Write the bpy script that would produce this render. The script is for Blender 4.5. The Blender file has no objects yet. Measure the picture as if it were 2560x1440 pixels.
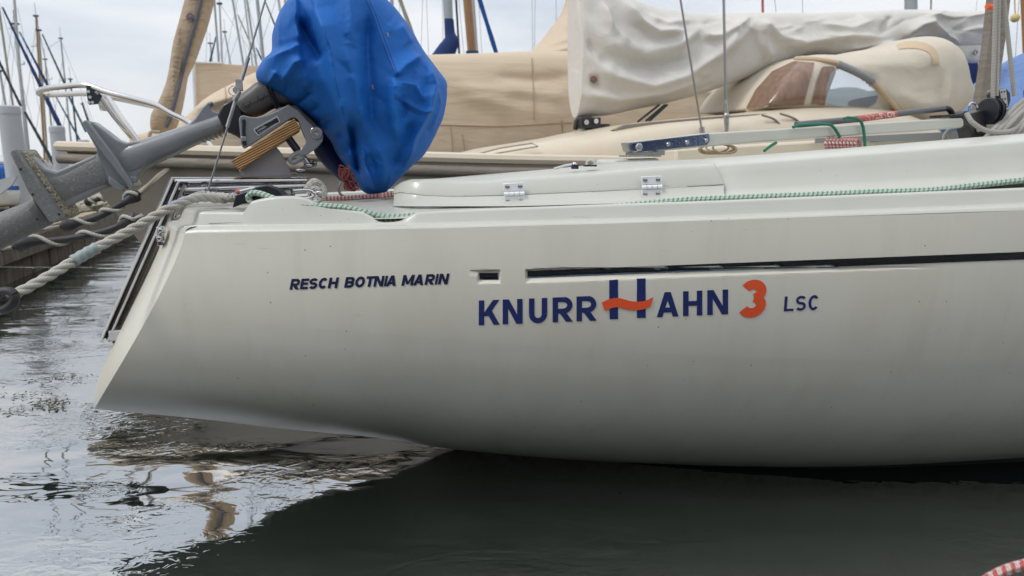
import bpy, bmesh, math, random
import numpy as np
from mathutils import Vector, Matrix
from mathutils.bvhtree import BVHTree
random.seed(7)
SC = bpy.context.scene
COL = SC.collection
R = math.radians
# ---------------------------------------------------------------- camera, sky, sun, exposure
PITCH, FPX, EYE = R(10.2), 1800.0, 1.0
cd = bpy.data.cameras.new('camera'); cam = bpy.data.objects.new('camera', cd); COL.objects.link(cam)
cam.location = (0, 0, EYE); cam.rotation_euler = (R(90) - PITCH, 0, 0)
cd.sensor_width = 36.0; cd.lens = 36.0 * FPX / 2560.0
cd.clip_start = 0.05; cd.clip_end = 20000
cd.dof.use_dof = True; cd.dof.focus_distance = 1.95; cd.dof.aperture_fstop = 5.0
SC.camera = cam
SUN_EL, SUN_AZ = 50, 243      # azimuth clockwise from +Y (behind the viewer, a little to the left)
W_ = bpy.data.worlds.new('World'); SC.world = W_; W_.use_nodes = True
nt = W_.node_tree; nt.nodes.clear()
def wn(t, **k):
    n = nt.nodes.new(t)
    for a, b in k.items(): setattr(n, a, b)
    return n
sky = wn('ShaderNodeTexSky', sky_type='NISHITA', sun_disc=False)
sky.sun_elevation = R(SUN_EL); sky.sun_rotation = R(SUN_AZ)
tc = wn('ShaderNodeTexCoord'); sep = wn('ShaderNodeSeparateXYZ')
mp = wn('ShaderNodeMapping'); mp.inputs['Scale'].default_value = (1.5, 1.5, 5.0); mp.inputs['Location'].default_value = (0.35, 0.2, 0.1)
nz = wn('ShaderNodeTexNoise'); nz.inputs['Scale'].default_value = 1.7; nz.inputs['Detail'].default_value = 7; nz.inputs['Roughness'].default_value = 0.52; nz.inputs['Distortion'].default_value = 0.4
rp = wn('ShaderNodeValToRGB')
rp.color_ramp.elements[0].position = 0.36; rp.color_ramp.elements[0].color = (7.2, 7.9, 8.9, 1)
rp.color_ramp.elements[1].position = 0.62; rp.color_ramp.elements[1].color = (11.3, 11.4, 11.6, 1)
mr = wn('ShaderNodeMapRange'); mr.inputs['From Min'].default_value = 0.0; mr.inputs['From Max'].default_value = 1.0; mr.inputs['To Min'].default_value = 0.92; mr.inputs['To Max'].default_value = 1.35
mul = wn('ShaderNodeVectorMath', operation='SCALE')
mix = wn('ShaderNodeMixRGB'); mix.inputs['Fac'].default_value = 0.88
bg = wn('ShaderNodeBackground'); bg.inputs['Strength'].default_value = 0.1
out = wn('ShaderNodeOutputWorld'); L = nt.links.new
L(tc.outputs['Generated'], mp.inputs['Vector']); L(mp.outputs[0], nz.inputs['Vector']); L(nz.outputs['Fac'], rp.inputs['Fac'])
L(tc.outputs['Generated'], sep.inputs[0]); L(sep.outputs['Z'], mr.inputs['Value'])
L(rp.outputs['Color'], mul.inputs[0]); L(mr.outputs[0], mul.inputs['Scale'])
L(sky.outputs[0], mix.inputs['Color1']); L(mul.outputs[0], mix.inputs['Color2']); L(mix.outputs[0], bg.inputs['Color']); L(bg.outputs[0], out.inputs['Surface'])
ld = bpy.data.lights.new('sun', 'SUN'); sun = bpy.data.objects.new('sun', ld); COL.objects.link(sun)
ld.energy = 1.5; ld.angle = R(14); ld.color = (1.0, 0.97, 0.92)
sdir = Vector((math.sin(R(SUN_AZ)) * math.cos(R(SUN_EL)), math.cos(R(SUN_AZ)) * math.cos(R(SUN_EL)), math.sin(R(SUN_EL))))
sun.rotation_euler = sdir.to_track_quat('Z', 'Y').to_euler()
SC.view_settings.view_transform = 'Standard'; SC.view_settings.look = 'None'; SC.view_settings.gamma = 1; SC.view_settings.exposure = 0.0
SC.render.engine = 'CYCLES'
SC.cycles.max_bounces = 8; SC.cycles.caustics_reflective = False; SC.cycles.caustics_refractive = False
try: SC.cycles.use_denoising = True
except Exception: pass
# ---------------------------------------------------------------- where a pixel of the photograph lies on a real plane
CP, SP = math.cos(PITCH), math.sin(PITCH)
def ray(px, py):
    x, y = (px - 1280) / FPX, -(py - 720) / FPX
    return Vector((x, y * SP + CP, y * CP - SP))
def P(px, py, Y):
    d = ray(px, py); return Vector((0, 0, EYE)) + d * (Y / d.y)
def proj(p):
    y = p[1]; z = p[2] - EYE
    dep = y * CP - z * SP; up = y * SP + z * CP
    return (1280 + FPX * p[0] / dep, 720 - FPX * up / dep)
ANG = R(17); AX = Vector((math.cos(ANG), math.sin(ANG), 0)); NV = Vector((math.sin(ANG), -math.cos(ANG), 0)); UP = Vector((0, 0, 1))
O1 = Vector((-1.2, 2.07, 0))            # stern of the near boat, on its centreline
O2 = Vector((-2.98, 4.9, 0))            # bow of the cream boat
O3 = O2 + NV * -2.9                     # bow of the covered boat
def plane(o):
    def f(px, py, off=0.0):
        d = ray(px, py); e = Vector((0, 0, EYE))
        return e + d * (((o + NV * off - e).dot(NV)) / d.dot(NV))
    return f
C1, C2, C3 = plane(O1), plane(O2), plane(O3)
def flatY(Y):
    def f(px, py, off=0.0):
        return P(px, py, Y - off)
    f.n = Vector((0, -1, 0)); return f
def loc1(p):
    q = Vector(p) - O1; return (q.dot(AX), q.dot(NV), q.z)
def wor1(u, v, z): return O1 + AX * u + NV * v + Vector((0, 0, z))
def lerp(a, b, t): return a + (b - a) * t
def interp(x, pts):
    xs = [p[0] for p in pts]; ys = [p[1] for p in pts]
    return float(np.interp(x, xs, ys))
def smooth_interp(x, pts):
    # monotone-ish cubic through the points
    n = len(pts)
    if x <= pts[0][0]: return pts[0][1]
    if x >= pts[-1][0]: return pts[-1][1]
    for i in range(n - 1):
        if pts[i][0] <= x <= pts[i + 1][0]: break
    def sl(j):
        if j <= 0: return (pts[1][1] - pts[0][1]) / (pts[1][0] - pts[0][0])
        if j >= n - 1: return (pts[-1][1] - pts[-2][1]) / (pts[-1][0] - pts[-2][0])
        return (pts[j + 1][1] - pts[j - 1][1]) / (pts[j + 1][0] - pts[j - 1][0])
    h = pts[i + 1][0] - pts[i][0]; t = (x - pts[i][0]) / h
    return ((2*t**3 - 3*t**2 + 1) * pts[i][1] + (t**3 - 2*t**2 + t) * h * sl(i) + (-2*t**3 + 3*t**2) * pts[i + 1][1] + (t**3 - t**2) * h * sl(i + 1))
def spline(pts, n):
    pts = [Vector(p) for p in pts]; m = len(pts)
    if m == 2: return [pts[0].lerp(pts[1], i / (n - 1)) for i in range(n)]
    L_ = [0]
    for a, b in zip(pts, pts[1:]): L_.append(L_[-1] + max((b - a).length, 1e-6))
    out_ = []
    for i in range(n):
        s = L_[-1] * i / (n - 1)
        k = 0
        while k < m - 2 and s > L_[k + 1]: k += 1
        h = L_[k + 1] - L_[k]; t = (s - L_[k]) / h
        def tg(j):
            if j == 0: return (pts[1] - pts[0]) / (L_[1] - L_[0])
            if j == m - 1: return (pts[-1] - pts[-2]) / (L_[-1] - L_[-2])
            return (pts[j + 1] - pts[j - 1]) / (L_[j + 1] - L_[j - 1])
        out_.append((2*t**3 - 3*t**2 + 1) * pts[k] + (t**3 - 2*t**2 + t) * h * tg(k) + (-2*t**3 + 3*t**2) * pts[k + 1] + (t**3 - t**2) * h * tg(k + 1))
    return out_
# ---------------------------------------------------------------- mesh builder
class MB:
    def __init__(s): s.v = []; s.f = []; s.uv = {}
    def add(s, vs, fs, uvs=None):
        b = len(s.v); s.v += [Vector(p) for p in vs]
        for i, f in enumerate(fs):
            if uvs: s.uv[len(s.f)] = uvs[i]
            s.f.append([b + k for k in f])
        return s
    def grid(s, rows, closed=False):
        m = len(rows[0]); vs = [p for r in rows for p in r]; fs = []
        for i in range(len(rows) - 1):
            for j in range(m if closed else m - 1):
                k = (j + 1) % m
                fs.append((i*m + j, i*m + k, (i+1)*m + k, (i+1)*m + j))
        return s.add(vs, fs)
    def frames(s, path):
        T = []
        for i in range(len(path)):
            a = path[max(i - 1, 0)]; b = path[min(i + 1, len(path) - 1)]
            t = (b - a); T.append(t.normalized() if t.length > 1e-9 else Vector((1, 0, 0)))
        up = UP if abs(T[0].z) < 0.9 else Vector((1, 0, 0))
        n = T[0].cross(up).normalized(); out_ = []
        for t in T:
            n = (n - t * n.dot(t)).normalized(); out_.append((t, n, t.cross(n)))
        return out_
    def tube(s, path, r, n=10, cap=True, flat=1.0, spin=0.0):
        path = [Vector(p) for p in path]; fr = s.frames(path); b = len(s.v); L_ = 0; us = []
        for i, p in enumerate(path):
            if i: L_ += (p - path[i - 1]).length
            us.append(L_)
            ri = r[i] if isinstance(r, (list, tuple)) else r
            t, a, c = fr[i]
            for k in range(n):
                th = 2 * math.pi * k / n + spin
                s.v.append(p + a * (ri * math.cos(th)) + c * (ri * flat * math.sin(th)))
        for i in range(len(path) - 1):
            for k in range(n):
                k2 = (k + 1) % n
                s.uv[len(s.f)] = [(k / n, us[i]), ((k + 1) / n, us[i]), ((k + 1) / n, us[i + 1]), (k / n, us[i + 1])]
                s.f.append([b + i*n + k, b + i*n + k2, b + (i+1)*n + k2, b + (i+1)*n + k])
        if cap:
            s.f.append([b + k for k in range(n)][::-1]); s.f.append([b + (len(path) - 1)*n + k for k in range(n)])
        return s
    def twist(s, path, r, pitch=0.06, strands=3, n=7, phase=0.0):
        path = [Vector(p) for p in path]; fr = s.frames(path); L_ = [0]
        for a, b in zip(path, path[1:]): L_.append(L_[-1] + (b - a).length)
        for q in range(strands):
            pts = []
            for i, p in enumerate(path):
                th = phase + 2 * math.pi * (q / strands + L_[i] / pitch); t, a, c = fr[i]
                pts.append(p + (a * math.cos(th) + c * math.sin(th)) * r * 0.46)
            s.tube(pts, r * 0.58, n)
        return s
    def box(s, c, sx, sy, sz, ax=None):
        ax = ax or (Vector((1, 0, 0)), Vector((0, 1, 0)), UP); c = Vector(c)
        vs = [c + ax[0]*(i*sx/2) + ax[1]*(j*sy/2) + ax[2]*(k*sz/2) for k in (-1, 1) for j in (-1, 1) for i in (-1, 1)]
        return s.add(vs, [(0, 2, 3, 1), (4, 5, 7, 6), (0, 1, 5, 4), (2, 6, 7, 3), (0, 4, 6, 2), (1, 3, 7, 5)])
    def prism(s, poly, ext):
        n = len(poly); a = [Vector(p) for p in poly]; ext = Vector(ext)
        b = [p + ext for p in a]
        return s.add(a + b, [tuple(range(n)), tuple(range(2*n - 1, n - 1, -1))] + [(i, i + n, (i + 1) % n + n, (i + 1) % n) for i in range(n)])
    def lathe(s, o, d, prof, n=20):
        o = Vector(o); d = Vector(d).normalized(); x = d.cross(UP if abs(d.z) < 0.9 else Vector((1, 0, 0))).normalized(); y = d.cross(x)
        rows = [[o + d*t + (x*math.cos(2*math.pi*k/n) + y*math.sin(2*math.pi*k/n))*max(r, 1e-4) for k in range(n)] for t, r in prof]
        b = len(s.v); s.grid(rows, True)
        s.f.append([b + k for k in range(n)]); s.f.append([b + (len(rows) - 1)*n + k for k in range(n)][::-1]); return s
    def ball(s, c, r, sc=(1, 1, 1), n=14):
        c = Vector(c); rows = []
        for i in range(1, n):
            a = math.pi * i / n
            rows.append([c + Vector((r*sc[0]*math.sin(a)*math.cos(2*math.pi*k/n), r*sc[1]*math.sin(a)*math.sin(2*math.pi*k/n), r*sc[2]*math.cos(a))) for k in range(n)])
        b = len(s.v); s.grid(rows, True); s.f.append([b + k for k in range(n)]); s.f.append([b + (n - 2)*n + k for k in range(n)][::-1]); return s
    def pillow(s, rows, pl, n=64, nr=60, pw=1.0, folds=(), back=1.0, fexp=1.6, smooth=0):
        A = spline([(r[0][0], r[0][1], 0) for r in rows], len(rows)); 
        key = list(range(len(rows)))
        tt = np.linspace(0, len(rows) - 1, nr)
        def res(f): return [smooth_interp(t, [(k, f(rows[k])) for k in key]) for t in tt]
        lx, ly, rx, ry, ww = res(lambda r: r[0][0]), res(lambda r: r[0][1]), res(lambda r: r[1][0]), res(lambda r: r[1][1]), res(lambda r: r[2])
        PX = np.zeros((nr, n)); PY = np.zeros((nr, n)); OF = np.zeros((nr, n)); SW = np.zeros((nr, n))
        for k in range(n):
            ph = 2 * math.pi * k / n; c, q = math.cos(ph), math.sin(ph)
            c = math.copysign(abs(c)**pw, c); q2 = math.copysign(abs(q)**pw, q)
            for i in range(nr):
                PX[i, k] = (lx[i] + rx[i])/2 + (rx[i] - lx[i])/2*c; PY[i, k] = (ly[i] + ry[i])/2 + (ry[i] - ly[i])/2*c
                OF[i, k] = ww[i] * q2 * (1 if q > 0 else back); SW[i, k] = math.copysign(min(1, abs(q)*1.6), q)
        if folds:
            nn = getattr(pl, 'n', NV); QX, QY = PX.copy(), PY.copy()
            for i in range(nr):
                for k in range(n):
                    if SW[i, k] > 0: QX[i, k], QY[i, k] = proj(pl(PX[i, k], PY[i, k], 0) + nn * OF[i, k])
            D = fold_field(QX, QY, folds, fexp)
            if smooth:
                for _ in range(smooth):
                    D = (D*2 + np.roll(D, 1, 1) + np.roll(D, -1, 1)) / 4; Dp = np.pad(D, ((1, 1), (0, 0)), 'edge'); D = (Dp[1:-1]*2 + Dp[:-2] + Dp[2:]) / 4
        else: D = 0
        OF = OF + D * SW
        grid_ = []
        for i in range(nr):
            grid_.append([pl(PX[i, k], PY[i, k], 0) + getattr(pl, 'n', NV) * OF[i, k] for k in range(n)])
        b = len(s.v); s.grid(grid_, True)
        s.f.append([b + k for k in range(n)]); s.f.append([b + (nr - 1)*n + k for k in range(n)][::-1])
        return s
def fold_field(PX, PY, folds, fexp=1.6):
    D = np.zeros_like(PX)
    for poly, amp, sl, sr in folds:
        best = np.full(PX.shape, 1e9); sg = np.zeros(PX.shape); along = np.zeros(PX.shape)
        tot = sum(math.hypot(b[0]-a[0], b[1]-a[1]) for a, b in zip(poly, poly[1:])); acc = 0
        for a, b in zip(poly, poly[1:]):
            dx, dy = b[0]-a[0], b[1]-a[1]; l2 = dx*dx + dy*dy; l = math.sqrt(l2)
            t = np.clip(((PX-a[0])*dx + (PY-a[1])*dy)/l2, 0, 1)
            d = np.hypot(PX - a[0] - t*dx, PY - a[1] - t*dy); cr = dx*(PY-a[1]) - dy*(PX-a[0])
            m = d < best
            best = np.where(m, d, best); sg = np.where(m, cr, sg); along = np.where(m, (acc + t*l)/tot, along); acc += l
        sig = np.where(sg > 0, sl, sr)     # sg > 0: to the left of a downward line
        fade = np.clip(np.minimum(along, 1-along)*5 + 0.25, 0, 1)
        D += amp * np.exp(-(best/sig)**fexp) * fade
    return D
ORI = {}
def tagp(o, label=None, cat=None, group=None, kind=None):
    if label: o['label'] = label
    if cat: o['category'] = cat
    if group: o['group'] = group
    if kind: o['kind'] = kind
    return o
def thing(name, label, cat, loc, group=None):
    o = bpy.data.objects.new(name, None); COL.objects.link(o); o.location = loc; o.empty_display_size = 0.1
    ORI[o.name] = Vector(loc); return tagp(o, label, cat, group)
def mk(name, mb, mat, parent=None, ang=40, bevel=0.0, seg=2, label=None, loc=None, sub=0):
    me = bpy.data.meshes.new(name)
    if parent is not None: base = ORI[parent.name]
    elif loc is not None: base = Vector(loc)
    else:
        a = np.array([tuple(p) for p in mb.v]); base = Vector(((a[:, 0].min() + a[:, 0].max())/2, (a[:, 1].min() + a[:, 1].max())/2, a[:, 2].min()))
    me.from_pydata([tuple(p - base) for p in mb.v], [], mb.f)
    if mb.uv:
        ul = me.uv_layers.new(name='uv')
        for i, pgn in enumerate(me.polygons):
            if i in mb.uv:
                for k, li in enumerate(pgn.loop_indices): ul.data[li].uv = mb.uv[i][k]
    bm = bmesh.new(); bm.from_mesh(me); bmesh.ops.recalc_face_normals(bm, faces=bm.faces); bm.to_mesh(me); bm.free()
    for pgn in me.polygons: pgn.use_smooth = True
    me.set_sharp_from_angle(angle=R(ang))
    me.materials.append(mat)
    o = bpy.data.objects.new(name, me); COL.objects.link(o)
    if parent is not None: o.parent = parent
    else: o.location = base
    ORI[o.name] = base
    if bevel:
        b = o.modifiers.new('bevel', 'BEVEL'); b.width = bevel; b.segments = seg; b.limit_method = 'ANGLE'; b.angle_limit = R(40); b.harden_normals = False
    if sub:
        b = o.modifiers.new('sub', 'SUBSURF'); b.levels = sub; b.render_levels = sub
    if label: o['label'] = label
    return o
# ---------------------------------------------------------------- materials
def mat(name, col, rough=0.5, metal=0.0, var=0.0, vscale=8.0, bump=0.0, bscale=40.0, coat=0.0, spec=0.5, col2=None, stretch=None, thr=None, ior=None, sheen=0.0):
    m = bpy.data.materials.new(name); m.use_nodes = True; t = m.node_tree; b = t.nodes['Principled BSDF']; N = t.nodes.new; K = t.links.new
    b.inputs['Base Color'].default_value = (*col, 1); b.inputs['Roughness'].default_value = rough; b.inputs['Metallic'].default_value = metal
    b.inputs['Specular IOR Level'].default_value = spec; b.inputs['Coat Weight'].default_value = coat; b.inputs['Coat Roughness'].default_value = 0.06
    b.inputs['Sheen Weight'].default_value = sheen
    if ior: b.inputs['IOR'].default_value = ior
    g = N('ShaderNodeNewGeometry'); mpn = N('ShaderNodeMapping'); K(g.outputs['Position'], mpn.inputs['Vector'])
    if stretch: mpn.inputs['Scale'].default_value = stretch
    if var or col2:
        n = N('ShaderNodeTexNoise'); n.inputs['Scale'].default_value = vscale; n.inputs['Detail'].default_value = 6; n.inputs['Roughness'].default_value = 0.6; K(mpn.outputs[0], n.inputs['Vector'])
        r = N('ShaderNodeValToRGB'); lo, hi = thr or (0.35, 0.68); r.color_ramp.elements[0].position = lo; r.color_ramp.elements[1].position = hi
        c2 = col2 or tuple(c * (1 - var) for c in col); r.color_ramp.elements[0].color = (*c2, 1); r.color_ramp.elements[1].color = (*col, 1)
        K(n.outputs['Fac'], r.inputs['Fac']); K(r.outputs[0], b.inputs['Base Color'])
        mrn = N('ShaderNodeMapRange'); mrn.inputs['To Min'].default_value = min(1, rough * 1.25); mrn.inputs['To Max'].default_value = rough * 0.85; K(n.outputs['Fac'], mrn.inputs['Value']); K(mrn.outputs[0], b.inputs['Roughness'])
    if bump:
        n2 = N('ShaderNodeTexNoise'); n2.inputs['Scale'].default_value = bscale; n2.inputs['Detail'].default_value = 5; K(mpn.outputs[0], n2.inputs['Vector'])
        bu = N('ShaderNodeBump'); bu.inputs['Strength'].default_value = 1.0; bu.inputs['Distance'].default_value = bump; K(n2.outputs['Fac'], bu.inputs['Height']); K(bu.outputs[0], b.inputs['Normal'])
    return m
def nodes(m): return m.node_tree, m.node_tree.nodes['Principled BSDF'], m.node_tree.nodes.new, m.node_tree.links.new
def mathn(N, K, op, a, b=None, c=None):
    n = N('ShaderNodeMath'); n.operation = op
    for i, x in enumerate((a, b, c)):
        if x is None: continue
        if isinstance(x, (int, float)): n.inputs[i].default_value = x
        else: K(x, n.inputs[i])
    return n.outputs[0]
def mixc(N, K, fac, c1, c2):
    n = N('ShaderNodeMixRGB')
    for s, x in (('Fac', fac), ('Color1', c1), ('Color2', c2)):
        if isinstance(x, tuple): n.inputs[s].default_value = (*x, 1) if len(x) == 3 else x
        elif isinstance(x, (int, float)): n.inputs[s].default_value = x
        else: K(x, n.inputs[s])
    return n.outputs[0]
M = {}
def gelcoat(name, col, hull=False, rough=0.16):
    m = mat(name, col, rough, coat=0.0 if hull else 0.12, spec=0.32 if hull else 0.5); t, b, N, K = nodes(m); g = N('ShaderNodeNewGeometry')
    mp_ = N('ShaderNodeMapping'); K(g.outputs['Position'], mp_.inputs['Vector']); mp_.inputs['Scale'].default_value = (1, 1, 0.5)
    n = N('ShaderNodeTexNoise'); n.inputs['Scale'].default_value = 5; n.inputs['Detail'].default_value = 8; n.inputs['Roughness'].default_value = 0.65; K(mp_.outputs[0], n.inputs['Vector'])
    dirt = N('ShaderNodeMapRange'); dirt.inputs['From Min'].default_value = 0.45; dirt.inputs['From Max'].default_value = 0.8; dirt.inputs['To Max'].default_value = 0.34 if hull else 0.25; K(n.outputs['Fac'], dirt.inputs['Value'])
    c = mixc(N, K, dirt.outputs[0], col, tuple(x * y for x, y in zip(col, (0.78, 0.72, 0.62))))
    # fine specks
    vo = N('ShaderNodeTexVoronoi'); vo.inputs['Scale'].default_value = 26 if hull else 40; K(g.outputs['Position'], vo.inputs['Vector'])
    n3 = N('ShaderNodeTexNoise'); n3.inputs['Scale'].default_value = 7; K(g.outputs['Position'], n3.inputs['Vector'])
    sel = mathn(N, K, 'MULTIPLY', mathn(N, K, 'LESS_THAN', vo.outputs['Distance'], 0.05), mathn(N, K, 'GREATER_THAN', n3.outputs['Fac'], 0.55))
    c = mixc(N, K, mathn(N, K, 'MULTIPLY', sel, 0.75), c, (0.06, 0.055, 0.045))
    # short dark scuffs lying along the side
    ms = N('ShaderNodeMapping'); ms.inputs['Scale'].default_value = (3.2, 3.2, 42); ms.inputs['Rotation'].default_value = (0, R(4), 0); K(g.outputs['Position'], ms.inputs['Vector'])
    ns = N('ShaderNodeTexNoise'); ns.inputs['Scale'].default_value = 2.2; ns.inputs['Detail'].default_value = 9; ns.inputs['Roughness'].default_value = 0.72; K(ms.outputs[0], ns.inputs['Vector'])
    sc_ = N('ShaderNodeMapRange'); sc_.inputs['From Min'].default_value = 0.655; sc_.inputs['From Max'].default_value = 0.74; sc_.inputs['To Max'].default_value = 0.45; K(ns.outputs['Fac'], sc_.inputs['Value'])
    c = mixc(N, K, sc_.outputs[0], c, (0.16, 0.15, 0.13))
    if hull:
        # faint run marks down the topsides
        md = N('ShaderNodeMapping'); md.inputs['Scale'].default_value = (16, 16, 0.9); K(g.outputs['Position'], md.inputs['Vector'])
        nd = N('ShaderNodeTexNoise'); nd.inputs['Scale'].default_value = 1.0; nd.inputs['Detail'].default_value = 7; nd.inputs['Roughness'].default_value = 0.6; K(md.outputs[0], nd.inputs['Vector'])
        dr_ = N('ShaderNodeMapRange'); dr_.inputs['From Min'].default_value = 0.52; dr_.inputs['From Max'].default_value = 0.75; dr_.inputs['To Max'].default_value = 0.19; K(nd.outputs['Fac'], dr_.inputs['Value'])
        c = mixc(N, K, dr_.outputs[0], c, (0.46, 0.42, 0.33))
        sp = N('ShaderNodeSeparateXYZ'); K(g.outputs['Position'], sp.inputs[0])
        lim = mathn(N, K, 'MULTIPLY', mathn(N, K, 'MAXIMUM', mathn(N, K, 'SUBTRACT', sp.outputs['X'], 0.35), 0.0), 0.034)
        ab = mathn(N, K, 'LESS_THAN', sp.outputs['Z'], lim)
        # weed-stained edge just above the antifouling
        nl = N('ShaderNodeTexNoise'); nl.inputs['Scale'].default_value = 30; nl.inputs['Detail'].default_value = 8; K(g.outputs['Position'], nl.inputs['Vector'])
        near = N('ShaderNodeMapRange'); near.inputs['From Min'].default_value = 0.0; near.inputs['From Max'].default_value = 0.06; near.inputs['To Min'].default_value = 0.95; near.inputs['To Max'].default_value = 0.0
        K(mathn(N, K, 'SUBTRACT', sp.outputs['Z'], lim), near.inputs['Value'])
        st = mathn(N, K, 'MULTIPLY', near.outputs[0], nl.outputs['Fac'])
        c = mixc(N, K, st, c, (0.22, 0.19, 0.12))
        c = mixc(N, K, ab, c, (0.012, 0.012, 0.014))
        rr = mathn(N, K, 'MULTIPLY_ADD', ab, 0.5, rough); K(rr, b.inputs['Roughness'])
    else:
        rr = N('ShaderNodeMapRange'); rr.inputs['To Min'].default_value = rough * 0.7; rr.inputs['To Max'].default_value = rough * 1.8; K(n.outputs['Fac'], rr.inputs['Value']); K(rr.outputs[0], b.inputs['Roughness'])
    K(c, b.inputs['Base Color'])
    n4 = N('ShaderNodeTexNoise'); n4.inputs['Scale'].default_value = 3.0; K(g.outputs['Position'], n4.inputs['Vector'])
    bu = N('ShaderNodeBump'); bu.inputs['Distance'].default_value = 0.004; bu.inputs['Strength'].default_value = 0.6; K(n4.outputs['Fac'], bu.inputs['Height']); K(bu.outputs[0], b.inputs['Normal']); K(bu.outputs[0], b.inputs['Coat Normal'])
    return m
def braid(name, base, fleck, along=0.016, around=2.0, thr=0.25, rough=0.85, base2=None):
    m = mat(name, base, rough, sheen=0.2); t, b, N, K = nodes(m); u = N('ShaderNodeUVMap'); u.uv_map = 'uv'
    sp = N('ShaderNodeSeparateXYZ'); K(u.outputs[0], sp.inputs[0])
    a = mathn(N, K, 'MULTIPLY', sp.outputs['X'], 2 * math.pi * around); v = mathn(N, K, 'MULTIPLY', sp.outputs['Y'], 2 * math.pi / along)
    fr = mathn(N, K, 'ABSOLUTE', mathn(N, K, 'SUBTRACT', mathn(N, K, 'FRACT', mathn(N, K, 'MULTIPLY', sp.outputs['X'], 2 * around)), 0.5))
    ph = mathn(N, K, 'ADD', v, mathn(N, K, 'MULTIPLY', fr, 5.5)); gn = N('ShaderNodeNewGeometry'); nq = N('ShaderNodeTexNoise'); nq.inputs['Scale'].default_value = 160; K(gn.outputs['Position'], nq.inputs['Vector'])
    pr = mathn(N, K, 'ADD', mathn(N, K, 'SINE', ph), mathn(N, K, 'MULTIPLY', mathn(N, K, 'SUBTRACT', nq.outputs['Fac'], 0.5), 1.6))
    f = mathn(N, K, 'GREATER_THAN', pr, thr)
    c = mixc(N, K, f, base, fleck)
    # fine plait of both yarns
    a2 = mathn(N, K, 'MULTIPLY', sp.outputs['X'], 2 * math.pi * around * 3); v2 = mathn(N, K, 'MULTIPLY', sp.outputs['Y'], 2 * math.pi / along * 1.5)
    h = mathn(N, K, 'MULTIPLY', mathn(N, K, 'SINE', mathn(N, K, 'ADD', a2, v2)), mathn(N, K, 'SINE', mathn(N, K, 'SUBTRACT', a2, v2)))
    bu = N('ShaderNodeBump'); bu.inputs['Distance'].default_value = 0.0012; K(h, bu.inputs['Height']); K(bu.outputs[0], b.inputs['Normal'])
    dk = N('ShaderNodeMapRange'); dk.inputs['From Min'].default_value = -1; dk.inputs['From Max'].default_value = -0.3; dk.inputs['To Min'].default_value = 0.65; dk.inputs['To Max'].default_value = 1; K(h, dk.inputs['Value'])
    vm = N('ShaderNodeVectorMath'); vm.operation = 'SCALE'; K(c, vm.inputs[0]); K(dk.outputs[0], vm.inputs['Scale']); K(vm.outputs[0], b.inputs['Base Color'])
    return m
def rope_mat(name, col, mark=None):
    m = mat(name, col, 0.9, sheen=0.25); t, b, N, K = nodes(m); u = N('ShaderNodeUVMap'); u.uv_map = 'uv'
    sp = N('ShaderNodeSeparateXYZ'); K(u.outputs[0], sp.inputs[0])
    w = mathn(N, K, 'SINE', mathn(N, K, 'ADD', mathn(N, K, 'MULTIPLY', sp.outputs['X'], 2*math.pi*7), mathn(N, K, 'MULTIPLY', sp.outputs['Y'], 900)))
    g = N('ShaderNodeNewGeometry'); n = N('ShaderNodeTexNoise'); n.inputs['Scale'].default_value = 14; n.inputs['Detail'].default_value = 6; K(g.outputs['Position'], n.inputs['Vector'])
    c = mixc(N, K, n.outputs['Fac'], col, tuple(x * y for x, y in zip(col, (0.72, 0.68, 0.58))))
    if mark:
        s = mathn(N, K, 'SINE', mathn(N, K, 'MULTIPLY', sp.outputs['Y'], 2*math.pi/0.17))
        near = mathn(N, K, 'MULTIPLY', mathn(N, K, 'LESS_THAN', mathn(N, K, 'ABSOLUTE', mathn(N, K, 'SUBTRACT', sp.outputs['X'], 0.62)), 0.07), mathn(N, K, 'GREATER_THAN', s, 0.3))
        c = mixc(N, K, near, c, mark)
    K(c, b.inputs['Base Color'])
    bu = N('ShaderNodeBump'); bu.inputs['Distance'].default_value = 0.0006; K(w, bu.inputs['Height']); K(bu.outputs[0], b.inputs['Normal'])
    return m
def canvas(name, col, fine=0.0006, wr=0.012, wscale=7.0, var=0.12, rough=0.8, stretch=None, spec=0.25, bs=500, wd=1.0, sheen=0.12):
    m = mat(name, col, rough, spec=spec, sheen=sheen); t, b, N, K = nodes(m); g = N('ShaderNodeNewGeometry')
    mp_ = N('ShaderNodeMapping'); K(g.outputs['Position'], mp_.inputs['Vector'])
    if stretch: mp_.inputs['Scale'].default_value = stretch
    n = N('ShaderNodeTexNoise'); n.inputs['Scale'].default_value = wscale; n.inputs['Detail'].default_value = 5; n.inputs['Roughness'].default_value = 0.55; n.inputs['Distortion'].default_value = wd; K(mp_.outputs[0], n.inputs['Vector'])
    n2 = N('ShaderNodeTexNoise'); n2.inputs['Scale'].default_value = bs; K(g.outputs['Position'], n2.inputs['Vector'])
    b1 = N('ShaderNodeBump'); b1.inputs['Distance'].default_value = wr; b1.inputs['Strength'].default_value = 0.8; K(n.outputs['Fac'], b1.inputs['Height'])
    b2 = N('ShaderNodeBump'); b2.inputs['Distance'].default_value = fine; K(n2.outputs['Fac'], b2.inputs['Height']); K(b1.outputs[0], b2.inputs['Normal']); K(b2.outputs[0], b.inputs['Normal'])
    n3 = N('ShaderNodeTexNoise'); n3.inputs['Scale'].default_value = 4; n3.inputs['Detail'].default_value = 8; K(g.outputs['Position'], n3.inputs['Vector'])
    K(mixc(N, K, n3.outputs['Fac'], col, tuple(x * (1 - 2*var) for x in col)), b.inputs['Base Color'])
    return m
M['hull'] = gelcoat('hull_gelcoat', (0.71, 0.685, 0.595), True, 0.32)
M['deck'] = gelcoat('deck_gelcoat', (0.52, 0.525, 0.468), False, 0.27)
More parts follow.
